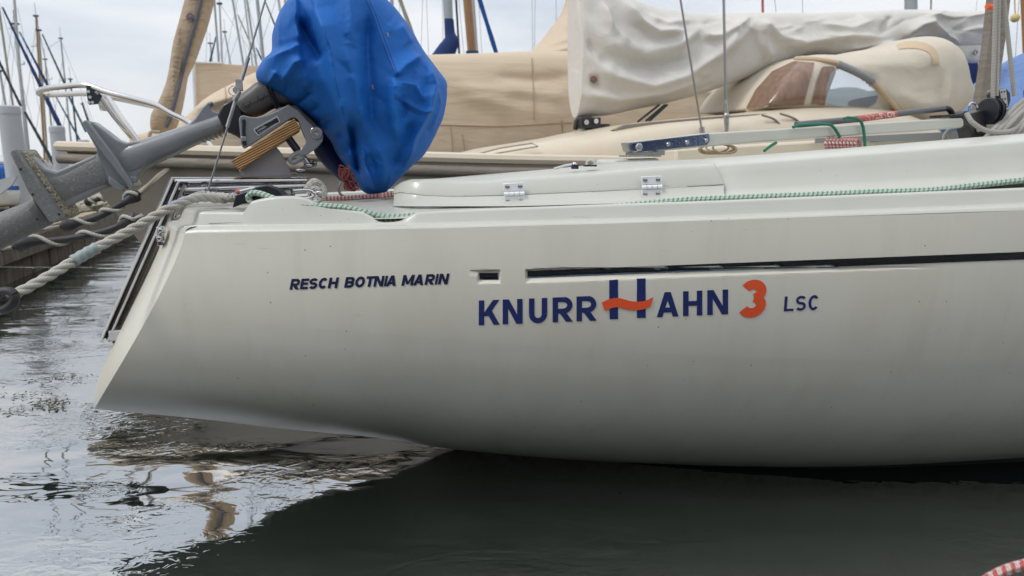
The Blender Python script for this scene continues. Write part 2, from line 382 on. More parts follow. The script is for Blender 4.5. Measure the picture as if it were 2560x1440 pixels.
M['cream'] = gelcoat('cream_gelcoat', (0.62, 0.54, 0.42), False, 0.3)
M['bhull'] = gelcoat('grey_beige_gelcoat', (0.34, 0.30, 0.25), False, 0.3)
M['navy'] = mat('navy_vinyl', (0.006, 0.016, 0.11), 0.5)
M['darknavy'] = mat('dark_navy_vinyl', (0.004, 0.008, 0.05), 0.45)
M['orange'] = mat('orange_vinyl', (0.82, 0.10, 0.028), 0.5)
M['black'] = mat('black_plastic', (0.012, 0.013, 0.018), 0.35)
M['rubber'] = mat('black_rubber', (0.022, 0.020, 0.022), 0.5, var=0.4, vscale=20, bump=0.0006, bscale=160)
M['foil'] = mat('dark_mirror_foil', (0.085, 0.105, 0.115), 0.2, metal=1.0, bump=0.0015, bscale=18, stretch=(0.5, 1, 2))
M['steel'] = mat('polished_steel', (0.62, 0.61, 0.60), 0.16, metal=1.0, bump=0.0004, bscale=60)
M['steel2'] = mat('dull_steel', (0.45, 0.44, 0.42), 0.3, metal=1.0, var=0.3, vscale=30)
M['alu'] = mat('aluminium_plate', (0.50, 0.47, 0.46), 0.42, metal=0.55, var=0.18, vscale=14, bump=0.0005, bscale=90)
M['bluesteel'] = mat('polished_strap', (0.16, 0.20, 0.28), 0.14, metal=1.0, bump=0.0004, bscale=120)
M['wire'] = mat('wire_rope', (0.30, 0.29, 0.28), 0.35, metal=0.9)
M['motor'] = mat('grey_motor_paint', (0.23, 0.24, 0.25), 0.34, var=0.15, vscale=10, bump=0.0005, bscale=70, coat=0.15)
M['motor2'] = mat('warm_grey_motor_plastic', (0.115, 0.108, 0.10), 0.42, var=0.12, vscale=12)
M['gear'] = mat('fouled_motor_paint', (0.165, 0.17, 0.17), 0.55, col2=(0.30, 0.285, 0.24), vscale=150, thr=(0.30, 0.46), bump=0.002, bscale=140)
M['barn'] = mat('barnacle_crust', (0.12, 0.115, 0.10), 0.9, col2=(0.46, 0.40, 0.27), vscale=170, thr=(0.42, 0.56), bump=0.006, bscale=190)
M['plate'] = mat('black_name_plate', (0.01, 0.01, 0.012), 0.3)
M['silver'] = mat('silver_print', (0.62, 0.62, 0.60), 0.35, metal=0.3)
M['blue'] = canvas('blue_nylon', (0.013, 0.14, 0.50), fine=0.0002, wr=0.010, wscale=7.0, var=0.08, rough=0.6, spec=0.25, bs=900, sheen=0.0)
M['blue_shaded'] = canvas('blue_nylon_shaded', (0.008, 0.022, 0.10), rough=0.7, wr=0.01)  # same nylon as the cover, darkened to stand for the shade inside it
M['stitch'] = mat('dark_stitching', (0.006, 0.03, 0.16), 0.7)
M['redcord'] = braid('red_cord', (0.36, 0.022, 0.03), (0.16, 0.01, 0.015), 0.008, 2)
M['tan'] = canvas('tan_canvas', (0.61, 0.50, 0.375), wr=0.022, wscale=2.6, var=0.07, bs=260, rough=0.85, stretch=(0.5, 0.5, 2.6), wd=0.8)
M['tan_sock'] = canvas('tan_sock_canvas', (0.46, 0.355, 0.245), wr=0.03, wscale=6, var=0.12, bs=260, rough=0.85, stretch=(0.6, 0.6, 1.6))
M['sail'] = canvas('off_white_canvas', (0.66, 0.635, 0.59), wr=0.02, wscale=4, var=0.07, bs=260, rough=0.85)
M['hood'] = canvas('beige_canvas', (0.64, 0.575, 0.47), wr=0.02, wscale=3, var=0.08, bs=260, rough=0.85)
M['hood2'] = canvas('beige_reinforcement', (0.58, 0.45, 0.30), wr=0.01, wscale=3, var=0.08, bs=260, rough=0.85)
M['zip'] = mat('grey_zip', (0.10, 0.10, 0.125), 0.6)
M['hinge'] = mat('satin_steel', (0.84, 0.84, 0.86), 0.36, metal=0.35, bump=0.0002, bscale=200)
M['glass'] = mat('clear_film', (0.55, 0.66, 0.80), 0.06, spec=0.8); M['glass'].node_tree.nodes['Principled BSDF'].inputs['Alpha'].default_value = 0.3
M['badge'] = mat('badge_blue', (0.10, 0.115, 0.16), 0.6)
M['badge_red'] = mat('badge_red', (0.30, 0.10, 0.08), 0.6)
M['brownwin'] = mat('brown_window_film', (0.29, 0.18, 0.125), 0.12, var=0.35, vscale=9, spec=0.6, stretch=(3, 3, 0.8))
M['rope'] = rope_mat('white_rope', (0.56, 0.545, 0.50), (0.03, 0.16, 0.42))
M['rope2'] = rope_mat('weathered_rope', (0.46, 0.42, 0.34))
M['rope3'] = braid('pale_grey_braid', (0.48, 0.455, 0.41), (0.40, 0.37, 0.33), 0.012, 2)
M['whip'] = mat('grey_green_tape', (0.27, 0.32, 0.31), 0.45, bump=0.001, bscale=60)
M['green'] = braid('green_fleck_braid', (0.58, 0.61, 0.53), (0.13, 0.37, 0.25), 0.012, 1.0, 0.30)
M['redwhite'] = braid('red_fleck_braid', (0.62, 0.50, 0.46), (0.50, 0.10, 0.095), 0.012, 1.0, 0.05)
M['gcord'] = mat('green_shock_cord', (0.006, 0.15, 0.085), 0.6)
M['wood'] = mat('weathered_teak', (0.26, 0.225, 0.185), 0.75, var=0.35, vscale=7, stretch=(1, 1, 9), bump=0.002, bscale=30)
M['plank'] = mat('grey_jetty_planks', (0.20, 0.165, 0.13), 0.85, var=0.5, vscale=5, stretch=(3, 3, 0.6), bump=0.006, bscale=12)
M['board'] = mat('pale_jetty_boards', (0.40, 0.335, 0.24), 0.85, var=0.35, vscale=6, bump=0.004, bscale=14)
M['pile'] = mat('pale_grey_pile', (0.40, 0.42, 0.45), 0.5, var=0.1, vscale=3)
M['mast_alu'] = mat('grey_mast', (0.36, 0.39, 0.41), 0.4, metal=0.2, var=0.1)
M['mast_pale'] = mat('pale_mast', (0.50, 0.51, 0.50), 0.4, var=0.1)
M['mast_olive'] = mat('cream_mast', (0.34, 0.32, 0.24), 0.5, var=0.15)
M['mast_wood'] = mat('varnished_spruce', (0.40, 0.19, 0.062), 0.3, var=0.3, vscale=8, stretch=(6, 6, 0.5), coat=0.4)
M['darkblue'] = canvas('navy_furling_cloth', (0.018, 0.045, 0.15), wr=0.02, wscale=3)
M['royal'] = canvas('royal_blue_cloth', (0.012, 0.085, 0.32), wr=0.02, wscale=3)
M['teal'] = canvas('teal_cloth', (0.02, 0.10, 0.17), wr=0.01)
M['slate'] = canvas('dark_slate_cloth', (0.035, 0.05, 0.055), wr=0.01)
M['lightblue'] = canvas('light_blue_cloth', (0.16, 0.27, 0.55), wr=0.05, wscale=2.2, stretch=(1, 1, 2))
M['navycloth'] = canvas('navy_cloth', (0.012, 0.03, 0.12), wr=0.03, wscale=2.5)
M['white'] = mat('white_paint', (0.62, 0.63, 0.62), 0.4, var=0.1)
M['bluehull'] = mat('blue_paint', (0.02, 0.14, 0.55), 0.3, coat=0.3)
M['grey'] = mat('grey_tube', (0.11, 0.115, 0.125), 0.4)
M['redlabel'] = mat('red_label', (0.46, 0.10, 0.085), 0.5)
M['bolt'] = mat('bolt_steel', (0.50, 0.50, 0.50), 0.25, metal=1.0)
M['darkfit'] = mat('dark_fitting', (0.03, 0.028, 0.03), 0.38, var=0.4, vscale=40)
M['weed'] = mat('water_weed', (0.10, 0.10, 0.03), 0.6, var=0.5, vscale=30)
M['yellow'] = mat('yellow_float', (0.55, 0.42, 0.16), 0.5)
M['greyband'] = mat('grey_band', (0.23, 0.235, 0.24), 0.5)
# ================================================================ THE NEAR BOAT
# sheer (the bright rounded edge), as points with the distance each has from the viewer's wall
SHEER_PX = [(462, 584, 1.80), (800, 577, 1.775), (1100, 571, 1.76), (1500, 560, 1.75), (1900, 547, 1.755), (2560, 526, 1.79)]
_sh = [loc1(P(*q)) for q in SHEER_PX]
U0 = _sh[0][0]
SH_V = [(q[0], q[1]) for q in _sh] + [(4.0, 1.22), (5.2, 1.02), (6.4, 0.66), (7.4, 0.25), (8.1, 0.0)]
SH_Z = [(q[0], q[2]) for q in _sh] + [(4.0, 0.93), (5.2, 0.99), (6.4, 1.07), (8.1, 1.18)]
K_Z = [(0, 0.262), (0.25, 0.205), (0.5, 0.140), (0.78, 0.075), (1.03, 0.005), (1.6, -0.11), (2.5, -0.25), (4, -0.34), (6.3, -0.2), (7.4, 0.05), (8.0, 1.0)]
def sheer(u): return smooth_interp(u, SH_V), smooth_interp(u, SH_Z)
def section(s, t):
    us = s + U0 * max(0.0, 1 - s / 3.0)
    b, zs = sheer(us); zk = smooth_interp(s, K_Z)
    k = min(1, s / 2.2)
    p1 = (b * lerp(1.015, 1.03, k), zs - lerp(0.62, 0.62, k) * (zs - zk)); p2 = (b * lerp(0.60, 0.575, k), zk + b * lerp(0.21, 0.175, k))
    a, c, d, e = (1-t)**3, 3*(1-t)**2*t, 3*(1-t)*t*t, t**3
    v = a*b + c*p1[0] + d*p2[0]; z = a*zs + c*p1[1] + d*p2[1] + e*zk
    s = s - 0.05 * max(0.0, 1 - s / 0.8)
    u = us + (s - us) * max(0.0, min(1.0, (zs - z) / max(zs - zk, 1e-6))) ** (1 + 0.20 * max(0.0, 1 - s / 1.5))
    return u, v, z
def hull_pt(s, t): return wor1(*section(s, t))
if __name__ == '__main__' and 'TEST' in globals():
    pass
# columns: dense where the styling groove begins, rows dense along it
ss = list(np.linspace(0, 0.05, 4)) + list(np.linspace(0.07, 0.95, 40))
def s_of_px(px, t):
    lo, hi = 0.0, 4.0
    for _ in range(40):
        m = (lo + hi) / 2
        if proj(hull_pt(m, t))[0] < px: lo = m
        else: hi = m
    return lo
ss = sorted(set([round(x, 4) for x in ss] + [round(s_of_px(px, 0.14), 4) for px in list(range(1180, 1345, 3)) + list(range(1350, 3000, 22)) + list(range(480, 1180, 24))] + [round(x, 4) for x in np.linspace(2.9, 8.0, 40)]))
ts = sorted(set([round(x, 4) for x in list(np.linspace(0, 0.065, 6)) + list(np.linspace(0.07, 0.235, 84)) + list(np.linspace(0.28, 1, 40))]))
def edge(x, a, b, w):   # 0 outside, 1 inside [a, b], soft over w
    if x <= a or x >= b: return 0.0
    q = min((x - a) / w, (b - x) / w, 1.0); return q*q*(3 - 2*q)
def g_mid(px): return lerp(688, 654, (px - 1312) / (2200 - 1312))
def groove(px, py):
    d = 0.0
    if px > 1312:
        ym = g_mid(px); hi = ym + 20; lo = ym - 15
        q = edge(px, 1312, 9999, 6)
        if lo < py < hi: d = q * min(1.0, (py - lo) / 4.0, (hi - py) / 12.0)
    elif 1192 < px < 1252: d = edge(px, 1192, 1252, 6) * max(0, min(1.0, (py - 675) / 4.0, (709 - py) / 8.0))
    return max(0.0, d) ** 1.0
H = [[hull_pt(s, t) for t in ts] for s in ss]
for i in range(1, len(ss) - 1):
    if ss[i] > 3.4: break
    for j in range(1, len(ts) - 1):
        if not 0.07 < ts[j] < 0.235: continue
        q = proj(H[i][j]); d = groove(*q)
        if d > 0: H[i][j] = H[i][j] + Vector((0, 1, 0.0)) * (0.011 * d)
boat = thing('sailboat', 'pale cream keelboat with blue and orange lettering on its overhanging stern', 'sailboat', (0, 2.2, 0))
mb = MB(); mb.grid(H)
far = [[wor1(section(s, t)[0], -section(s, t)[1], section(s, t)[2]) for t in np.linspace(0, 1, 26)] for s in ss[::3] + [ss[-1]]]
mb.grid(far)
BV = BVHTree.FromPolygons([tuple(p) for p in mb.v], mb.f)
def onhull(px, py, lift=0.0012):
    d = ray(px, py).normalized(); h = BV.ray_cast(Vector((0, 0, EYE)), d)
    if h[0] is None: return None
    n = h[1]
    if n.dot(d) > 0: n = -n
    return h[0] + n * lift
# transom: convex across, raked
tr = []
for t in ts:
    u, v, z = section(0, t); row = []
    for q in np.linspace(1, -1, 33):
        row.append(wor1(u - 0.098 * (v / 0.42) * (1 - abs(q)**2.2), v * q, z))
    tr.append(row)
mb.grid(tr)
# rounded corner between side and transom comes from a bevel; merge the shared edge first
def weld(mb_, d=0.0004):
    bm = bmesh.new(); vs = [bm.verts.new(p) for p in mb_.v]
    for f in mb_.f:
        try: bm.faces.new([vs[k] for k in f])
        except ValueError: pass
    bmesh.ops.remove_doubles(bm, verts=bm.verts, dist=d); bm.verts.index_update()
    o = MB(); o.v = [x.co.copy() for x in bm.verts]; o.f = [[x.index for x in f.verts] for f in bm.faces]; bm.free(); return o
mk('hull', weld(mb), M['hull'], boat, ang=30)
# mirror foil in the two grooves
def strip_on_hull(x0, x1, step, f0, f1, lift=0.001):
    m = MB(); rows = []; x = x0
    while x <= x1:
        r = [onhull(x, lerp(f0(x), f1(x), k / 4), lift) for k in range(5)]
        if all(p is not None for p in r): rows.append(r)
        x += step
    m.grid(rows); return m
mk('mirror_stripe', strip_on_hull(1318, 2960, 6, lambda x: g_mid(x) - 11, lambda x: g_mid(x) + 8, 0.0015), M['foil'], boat)
mk('mirror_stripe', strip_on_hull(1198, 1246, 4, lambda x: 682, lambda x: 700, 0.0015), M['foil'], boat)
# ---------------------------------------------------------------- lettering
def text_geo(s, bold=0.0, shear=0.0, space=1.0):
    c = bpy.data.curves.new('t', 'FONT'); c.body = s; c.offset = bold; c.shear = shear; c.space_character = space; c.resolution_u = 6
    o = bpy.data.objects.new('t', c); COL.objects.link(o); dg = bpy.context.evaluated_depsgraph_get()
    me = bpy.data.meshes.new_from_object(o.evaluated_get(dg)); vs = [(v.co.x, v.co.y) for v in me.vertices]; fs = [list(p.vertices) for p in me.polygons]
    bpy.data.objects.remove(o); bpy.data.meshes.remove(me); bpy.data.curves.remove(c)
    return vs, fs
def fit(vs, cap=None):
    xs = [v[0] for v in vs]; ys = [v[1] for v in vs]
    return [((x - min(xs)) / (max(xs) - min(xs)), (y - (0 if cap else min(ys))) / (cap or (max(ys) - min(ys)))) for x, y in vs]
def letter(name, s, o, xe, h, bold=0.0, shear=0.0, space=1.0, m='navy', lift=0.0012, cap=None):
    """text whose base line runs from pixel o to pixel xe on the hull, h pixels tall"""
    vs, fs = text_geo(s, bold, shear, space); vs = fit(vs, cap); mb_ = MB()
    pts = []
    for x, y in vs:
        px = o[0] + (xe[0] - o[0]) * x; py = o[1] + (xe[1] - o[1]) * x - h * y
        pts.append(onhull(px, py, lift))
    mb_.add(pts, fs); return mk(name, mb_, M[m], boat, ang=180)
def rect(x0, x1, y0, y1): return [[(x0, y0), (x1, y0), (x1, y1), (x0, y1)]]
def dbar(x0, y0, x1, y1, t):
    h = t / 2 * math.sqrt(1 + ((x1 - x0) / (y1 - y0))**2); return [[(x0 - h, y0), (x0 + h, y0), (x1 + h, y1), (x1 - h, y1)]]
def ribbon(path, t):
    L_, R_ = [], []
    for i, p in enumerate(path):
        q0, q1 = path[max(i-1, 0)], path[min(i+1, len(path)-1)]; dx, dy = q1[0]-q0[0], q1[1]-q0[1]; l = math.hypot(dx, dy) or 1
        L_.append((p[0] - dy/l*t/2, p[1] + dx/l*t/2)); R_.append((p[0] + dy/l*t/2, p[1] - dx/l*t/2))
    return [[L_[i], L_[i+1], R_[i+1], R_[i]] for i in range(len(path)-1)]
def arcp(cx, cy, rx, ry, a0, a1, n=18): return [(cx + rx*math.cos(R(lerp(a0, a1, k/n))), cy + ry*math.sin(R(lerp(a0, a1, k/n)))) for k in range(n+1)]
def glyph(ch, w, t):
    h = t * 0.88   # horizontal strokes a little thinner
    if ch == 'I': return rect(0, w, 0, 1)
    if ch == 'L': return rect(0, t, 0, 1) + rect(t, w, 0, h)
    if ch == 'T': return rect(0, w, 1-h, 1) + rect(w/2-t/2, w/2+t/2, 0, 1-h)
    if ch == 'E': return rect(0, t, 0, 1) + rect(t, w, 0, h) + rect(t, w*.94, .5-h/2+.02, .5+h/2+.02) + rect(t, w, 1-h, 1)
    if ch == 'H': return rect(0, t, 0, 1) + rect(w-t, w, 0, 1) + rect(t, w-t, .5-h/2, .5+h/2)
    if ch == 'K': return rect(0, t, 0, 1) + dbar(t*1.1, .36, w-t*.66, 1, t*.96) + dbar(w-t*.60, 0, w*.46, .60, t*.96)
    if ch == 'N': return rect(0, t, 0, 1) + rect(w-t, w, 0, 1) + dbar(w-t*.62, 0, t*.62, 1, t*.9)
    if ch == 'A': return dbar(t*.56, 0, w/2-t*.02, 1, t) + dbar(w-t*.56, 0, w/2+t*.02, 1, t) + rect(w*.22, w*.78, .18, .18+h)
    if ch == 'M': return rect(0, t, 0, 1) + rect(w-t, w, 0, 1) + dbar(w/2, .12, t*.6, 1, t*.8) + dbar(w/2, .12, w-t*.6, 1, t*.8)
    if ch == 'U': return rect(0, t, .36, 1) + rect(w-t, w, .36, 1) + ribbon(arcp(w/2, .36, w/2-t/2, .36-h/2, 180, 360), t*.97)
    if ch in 'RB':
        m = .44 if ch == 'R' else .50; r = (1 - m) / 2 - h/2 + h/4; cy = (1 + m)/2 - h/4 + 0.0
        top = rect(0, t, 0, 1) + rect(t, w*.55, 1-h, 1) + rect(t, w*.55, m-h*.5, m+h*.5) + ribbon(arcp(w*.55, (1-h/2+m)/2, w*.45-t/2, (1-h/2-m)/2, 90, -90, 14), t*.95)
        if ch == 'R': return top + dbar(w-t*.56, 0, w*.52, m-h*.4, t)
        return top + rect(t, w*.55, 0, h) + ribbon(arcp(w*.55, (m+h/2)/2, w*.47-t/2, (m-h/2)/2, 90, -90, 14), t*.95)
    if ch == 'O': return ribbon(arcp(w/2, .5, w/2-t/2, .5-h/2, 0, 360, 40), t*.96)
    if ch == 'C': return ribbon(arcp(w/2, .5, w/2-t/2, .5-h/2, 42, 318, 34), t*.96)
    if ch == 'S': return ribbon(arcp(w/2, .75-h/4, w/2-t/2, .25-h/4, 28, 270, 20) + arcp(w/2, .25+h/4, w/2-t/2, .25-h/4, 90, -152, 20)[1:], t*.92)
    if ch == '3': return ribbon(arcp(w*.5, .755-h*.25, w*.47-t/2, .245-h*.25, 152, -80, 24), t) + ribbon(arcp(w*.5, .275+h*.22, w*.5-t/2, .275-h*.28, 80, -152, 24), t)
    return []
def stroke_text(name, spec, o, xe, h, t, shear=0.0, m='navy', lift=0.0012):
    """spec = [(letter, x start, x end)] in pixels along the base line from o to xe; every stroke is a flat vinyl piece"""
    mb_ = MB(); tot = spec[-1][2]; k = 0
    for ch, x0, x1 in spec:
        wpx = (x1 - x0); 
        for poly in glyph(ch, wpx / tot * math.hypot(xe[0]-o[0], xe[1]-o[1]) / h, t):
            pts = []
            for gx, gy in poly:
                X = x0/tot + (gx + shear*gy) * h / math.hypot(xe[0]-o[0], xe[1]-o[1])
                pts.append(onhull(o[0] + (xe[0]-o[0])*X, o[1] + (xe[1]-o[1])*X - h*gy, lift + (k % 7)*0.00005))
            mb_.add(pts, [tuple(range(len(pts)))]); k += 1
    return mk(name, mb_, M[m], boat, ang=180)
stroke_text('builder_lettering', [('R', 0, 40), ('E', 44, 78), ('S', 80, 118), ('C', 122, 161), ('H', 165, 206), ('B', 236, 276), ('O', 280, 322), ('T', 326, 362), ('N', 362, 404), ('I', 408, 418), ('A', 416, 460), ('M', 484, 534), ('A', 534, 578), ('R', 584, 624), ('I', 628, 638), ('N', 642, 684)], (724, 724), (1119, 710), 26.5, 0.262, 0.20, 'darknavy')
stroke_text('name_lettering', [('K', 0, 90), ('N', 102, 187), ('U', 214, 292), ('R', 315, 400), ('R', 417, 502)], (1197, 813), (1491, 801), 62, 0.222)
stroke_text('name_lettering', [('A', 0, 95), ('H', 113, 195), ('N', 216, 305)], (1641, 793), (1820, 785), 62, 0.222)
stroke_text('club_lettering', [('L', 0, 42), ('S', 50, 96), ('C', 106, 153)], (1959, 778), (2046, 774), 37, 0.185, 0.08)
stroke_text('number_three', [('3', 0, 72)], (1841, 794), (1911, 791), 92, 0.262, 0.10, 'orange')
def patch(name, m, poly, lift):
    mb_ = MB(); pts = [onhull(x, y, lift) for x, y in poly]; n = len(pts) // 2
    mb_.grid([pts[:n], pts[n:][::-1]]); return mk(name, mb_, M[m], boat, ang=180)
patch('emblem_bar', 'navy', [(1523, 700), (1523, 749), (1524, 798), (1545, 797), (1545, 748), (1545, 699)], 0.0012)
patch('emblem_bar', 'navy', [(1592, 697), (1592, 746), (1592, 795), (1614, 794), (1614, 745), (1614, 696)], 0.0012)
top = [tuple(p[:2]) for p in spline([(1504, 755, 0), (1524, 747, 0), (1545, 744, 0), (1578, 752, 0), (1602, 753, 0), (1618, 749, 0), (1633, 742, 0)], 40)]
bot = [tuple(p[:2]) for p in spline([(1512, 777, 0), (1528, 770, 0), (1543, 767, 0), (1576, 774, 0), (1598, 774, 0), (1612, 771, 0), (1626, 765, 0)], 40)]
patch('emblem_wave', 'orange', top + bot[::-1], 0.0026)
# ---------------------------------------------------------------- deck moulding: ledge, toe rail, side deck
YF = [(440, 571), (462, 571), (493, 568), (1100, 560), (1500, 550), (1800, 541), (2560, 511), (2900, 497)]
YT = [(440, 570), (462, 570), (490, 567.5), (494, 548), (498, 531), (506, 529), (608, 530), (617, 518), (628, 503), (651, 497), (690, 491), (731, 490), (760, 494), (792, 509), (827, 519), (904, 529), (924, 540), (946, 554), (960, 556), (985, 555), (1001, 552), (1019, 542), (1040, 531), (1100, 527), (1500, 512), (1800, 502), (2560, 470), (2900, 455)]
YK = [(q[0], q[1]) for q in SHEER_PX] + [(2900, 515)]
YS = [(q[0], q[2]) for q in SHEER_PX] + [(2900, 1.82)]
cols = sorted(set([462, 466, 472, 478, 484, 490, 492, 494, 496, 498, 502, 506] + list(range(511, 2960, 14)) + list(range(600, 660, 3)) + list(range(900, 1050, 4)) + list(range(750, 830, 5))))
rows = []
for x in cols:
    yk, ys, yf, yt = interp(x, YK), interp(x, YS), interp(x, YF), interp(x, YT)
    k0 = P(x, yk, ys); f = P(x, yf, ys + 0.030); t = P(x, yt, ys + 0.038)
    zl = f.z
    r = [k0, k0 + Vector((0, 0.003, (zl - k0.z) * 0.55)), k0 + Vector((0, 0.009, (zl - k0.z) * 0.9)), Vector((f.x, f.y - 0.008, zl)), f + Vector((0, -0.002, 0.001)), f + Vector((0, 0.001, 0.005)),
         t + Vector((0, -0.003, -0.006)), t + Vector((0, 0.001, -0.0015)), t + Vector((0, 0.006, 0)), t + Vector((0, 0.018, 0)), t + Vector((0, 0.023, -0.004)), Vector((t.x, t.y + 0.028, min(t.z - 0.006, f.z + 0.022)))]
    zd = f.z + 0.020
    for q in (0.06, 0.10, 0.16, 0.22, 0.30, 0.45):
        r.append(Vector((f.x, ys + 0.03 + q, zd + 0.012 * q)))
    rows.append(r)
mb = MB(); mb.grid(rows)
# the aft end of the moulding, turning across the transom
a0 = rows[0]
end = []
for q in np.linspace(0, 1, 10):
    row = []
    for k, p in enumerate(a0):
        u, v, z = loc1(p); row.append((u, v, z))
    end.append(row)
mk('deck_moulding', mb, M['deck'], boat, ang=50)
# stern cap: from the sheer at the transom up to the moulding
kz = section(0, 0)
cap_rows = []
for q in np.linspace(1, -1, 21):
    v = kz[1] * q; bul = 0.098 * (kz[1] / 0.42) * (1 - abs(q)**2.2)
    u = kz[0] - bul; z0 = kz[2]
    sc = 1 - 0.055
    cap_rows.append([wor1(u, v, z0), wor1(u + 0.004, v * 0.995, z0 + 0.010), wor1(u + 0.014, v * 0.985, z0 + 0.015), wor1(u + 0.030, v * 0.93, z0 + 0.017), wor1(u + 0.036, v * 0.925, z0 + 0.024), wor1(u + 0.047, v * 0.91, z0 + 0.046), wor1(u + 0.054, v * 0.90, z0 + 0.050), wor1(u + 0.15, v * 0.88, z0 + 0.050), wor1(u + 0.20, v*0.88, z0 + 0.040), wor1(u + 0.42, v*0.95, z0 + 0.036)])
mb = MB(); mb.grid(cap_rows); mk('stern_cap', mb, M['deck'], boat, ang=50)
# deck sheet under everything
dk = []
for u in np.linspace(0.34, 7.9, 60):
    b, z = sheer(u)
    dk.append([wor1(u, b * q * 0.93, z + 0.022 + 0.03 * (1 - q*q)) for q in np.linspace(0.99, -1.06, 15)])
mb = MB(); mb.grid(dk); mk('deck', mb, M['deck'], boat)
# far toe rail
mb = MB(); mb.tube([wor1(u, -sheer(u)[0] * 0.97, sheer(u)[1] + 0.025) for u in np.linspace(0.3, 7.9, 50)], 0.022, 8); mk('far_toe_rail', mb, M['deck'], boat)
# ---------------------------------------------------------------- coaming and locker lid
def yd(x): return interp(x, YS)
SEAM = [(985, 484), (1000, 481), (1030, 484), (1059, 488), (1140, 491), (1259, 488), (1469, 479), (1800, 462), (1812, 461)]
LTOP = [(985, 470), (1004, 457), (1025, 450), (1075, 450), (1140, 455), (1219, 453), (1406, 439), (1656, 419), (1786, 411), (1812, 411)]
LBACK = [(985, 468), (1006, 455), (1030, 449), (1075, 448), (1200, 437), (1375, 423), (1540, 405), (1812, 396)]
FOOT = [(960, 512), (1040, 512), (1285, 512), (1500, 506), (1800, 495), (2560, 452), (2900, 434)]
CTOP = [(1760, 416), (1800, 413), (1813, 411), (1900, 405), (2200, 382), (2560, 352), (2900, 326)]
def cY(x): return yd(x) + 0.20 + 0.055 * max(0, (1060 - x) / 75.0) ** 2 * (1 if x < 1060 else 0) + 0.03
xs = list(range(985, 1812, 9)) + [1810]
low = []; lid = []
for x in xs:
    Y = cY(x); f = P(x, interp(x, FOOT), Y - 0.028); se = P(x, interp(x, SEAM), Y)
    low.append([f + Vector((0, -0.03, -0.002)), f + Vector((0, -0.008, 0.003)), P(x, lerp(interp(x, FOOT), interp(x, SEAM), 0.35), Y - 0.012), P(x, interp(x, SEAM) + 2.0, Y - 0.002), P(x, interp(x, SEAM) + 0.8, Y + 0.004), P(x, interp(x, SEAM) + 0.8, Y + 0.02)])
    xt = x - 24 * max(0, (x - 1700) / 110.0)**1.5
    tp = P(xt, interp(xt, LTOP), Y + 0.022)
    wide = lerp(0.05, 0.26, max(0.0, min(1.0, (x - 1060) / 190.0))); bk = P(xt, interp(xt, LBACK), Y + 0.022 + wide)
    s0 = P(x, interp(x, SEAM) - 0.6, Y + 0.001)
    up = tp - s0
    # the lid is cambered: its top rises a little inboard
    lid.append([s0 + Vector((0, 0.02, 0)), s0, s0 + up*0.1 + Vector((0, -0.0015, 0)), s0 + up * 0.8 + Vector((0, -0.002, 0)), s0 + up*0.94 + Vector((0, 0.0, 0)), tp + Vector((0, 0.004, 0)), tp.lerp(bk, 0.08) + Vector((0, 0, 0.001)), tp.lerp(bk, 0.4) + Vector((0, 0, 0.002)), tp.lerp(bk, 0.75) + Vector((0, 0, 0.0015)), bk, bk + Vector((0, 0.03, -0.03))])
mb = MB(); mb.grid(low); mk('coaming', mb, M['deck'], boat, ang=50)
mb = MB(); mb.grid(lid)
mb.f.append(list(range(len(mb.v) - 11, len(mb.v)))); mb.f.append(list(range(0, 11))[::-1])
mk('locker_lid', mb, M['deck'], boat, ang=60)
cm = []
for x in [1770, 1785, 1800, 1808, 1814, 1820, 1828, 1836, 1845] + list(range(1856, 2960, 16)):
    Y = cY(x) + 0.010 * max(0.0, min(1.0, (1850 - x) / 44.0))**1.5; fy, ty = interp(x, FOOT), interp(x, CTOP)
    f = P(x, fy, Y - 0.03); tp = P(x, ty, Y + 0.024); m1 = P(x, lerp(fy, ty, 0.12), Y - 0.012); m2 = P(x, lerp(fy, ty, 0.25), Y - 0.003)
    up = tp - m2
    cm.append([f + Vector((0, -0.03, -0.002)), f + Vector((0, -0.008, 0.002)), m1, m2, m2 + up*0.6, m2 + up * 0.92, tp + Vector((0, 0.002, -0.001)), tp + Vector((0, 0.014, 0.002)), tp + Vector((0, 0.10, 0.012)), tp + Vector((0, 0.20, 0.016)), tp + Vector((0, 0.225, 0.006)), tp + Vector((0, 0.235, -0.20))])
mb = MB(); mb.grid(cm); mb.f.append(list(range(0, 12))[::-1])
mk('coaming', mb, M['deck'], boat, ang=50)
# far side of the cockpit
mb = MB(); 
pa, pb = C1(1690, 372, -0.62), C1(2470, 328, -0.62)
mb.prism([pa, pb, pb + Vector((0, 0, -0.2)), pa + Vector((0, 0, -0.2))], NV * -0.22); mk('far_coaming', mb, M['cream'], boat, bevel=0.012)
mb = MB(); pa, pb = C1(2180, 347, -0.60), C1(2470, 331, -0.60)
mb.prism([pa, pb, pb + Vector((0, 0, -0.016)), pa + Vector((0, 0, -0.016))], NV * -0.012); mk('rubbing_strip', mb, M['darkfit'], boat)
mb = MB(); mb.prism([C1(2040, 346, -0.58), C1(2470, 325, -0.58), C1(2470, 346, -0.58), C1(2040, 358, -0.58)], NV * -0.01); mk('cockpit_lining', mb, M['greyband'], boat)
mb = MB(); mb.prism([C1(1532, 405, 0.02), C1(1545, 398, 0.02), C1(1640, 395, 0.02), C1(1650, 398, 0.02), C1(1650, 420, 0.02), C1(1532, 424, 0.02)], NV * -0.16); mk('rudder_head_block', mb, M['deck'], boat, bevel=0.006)
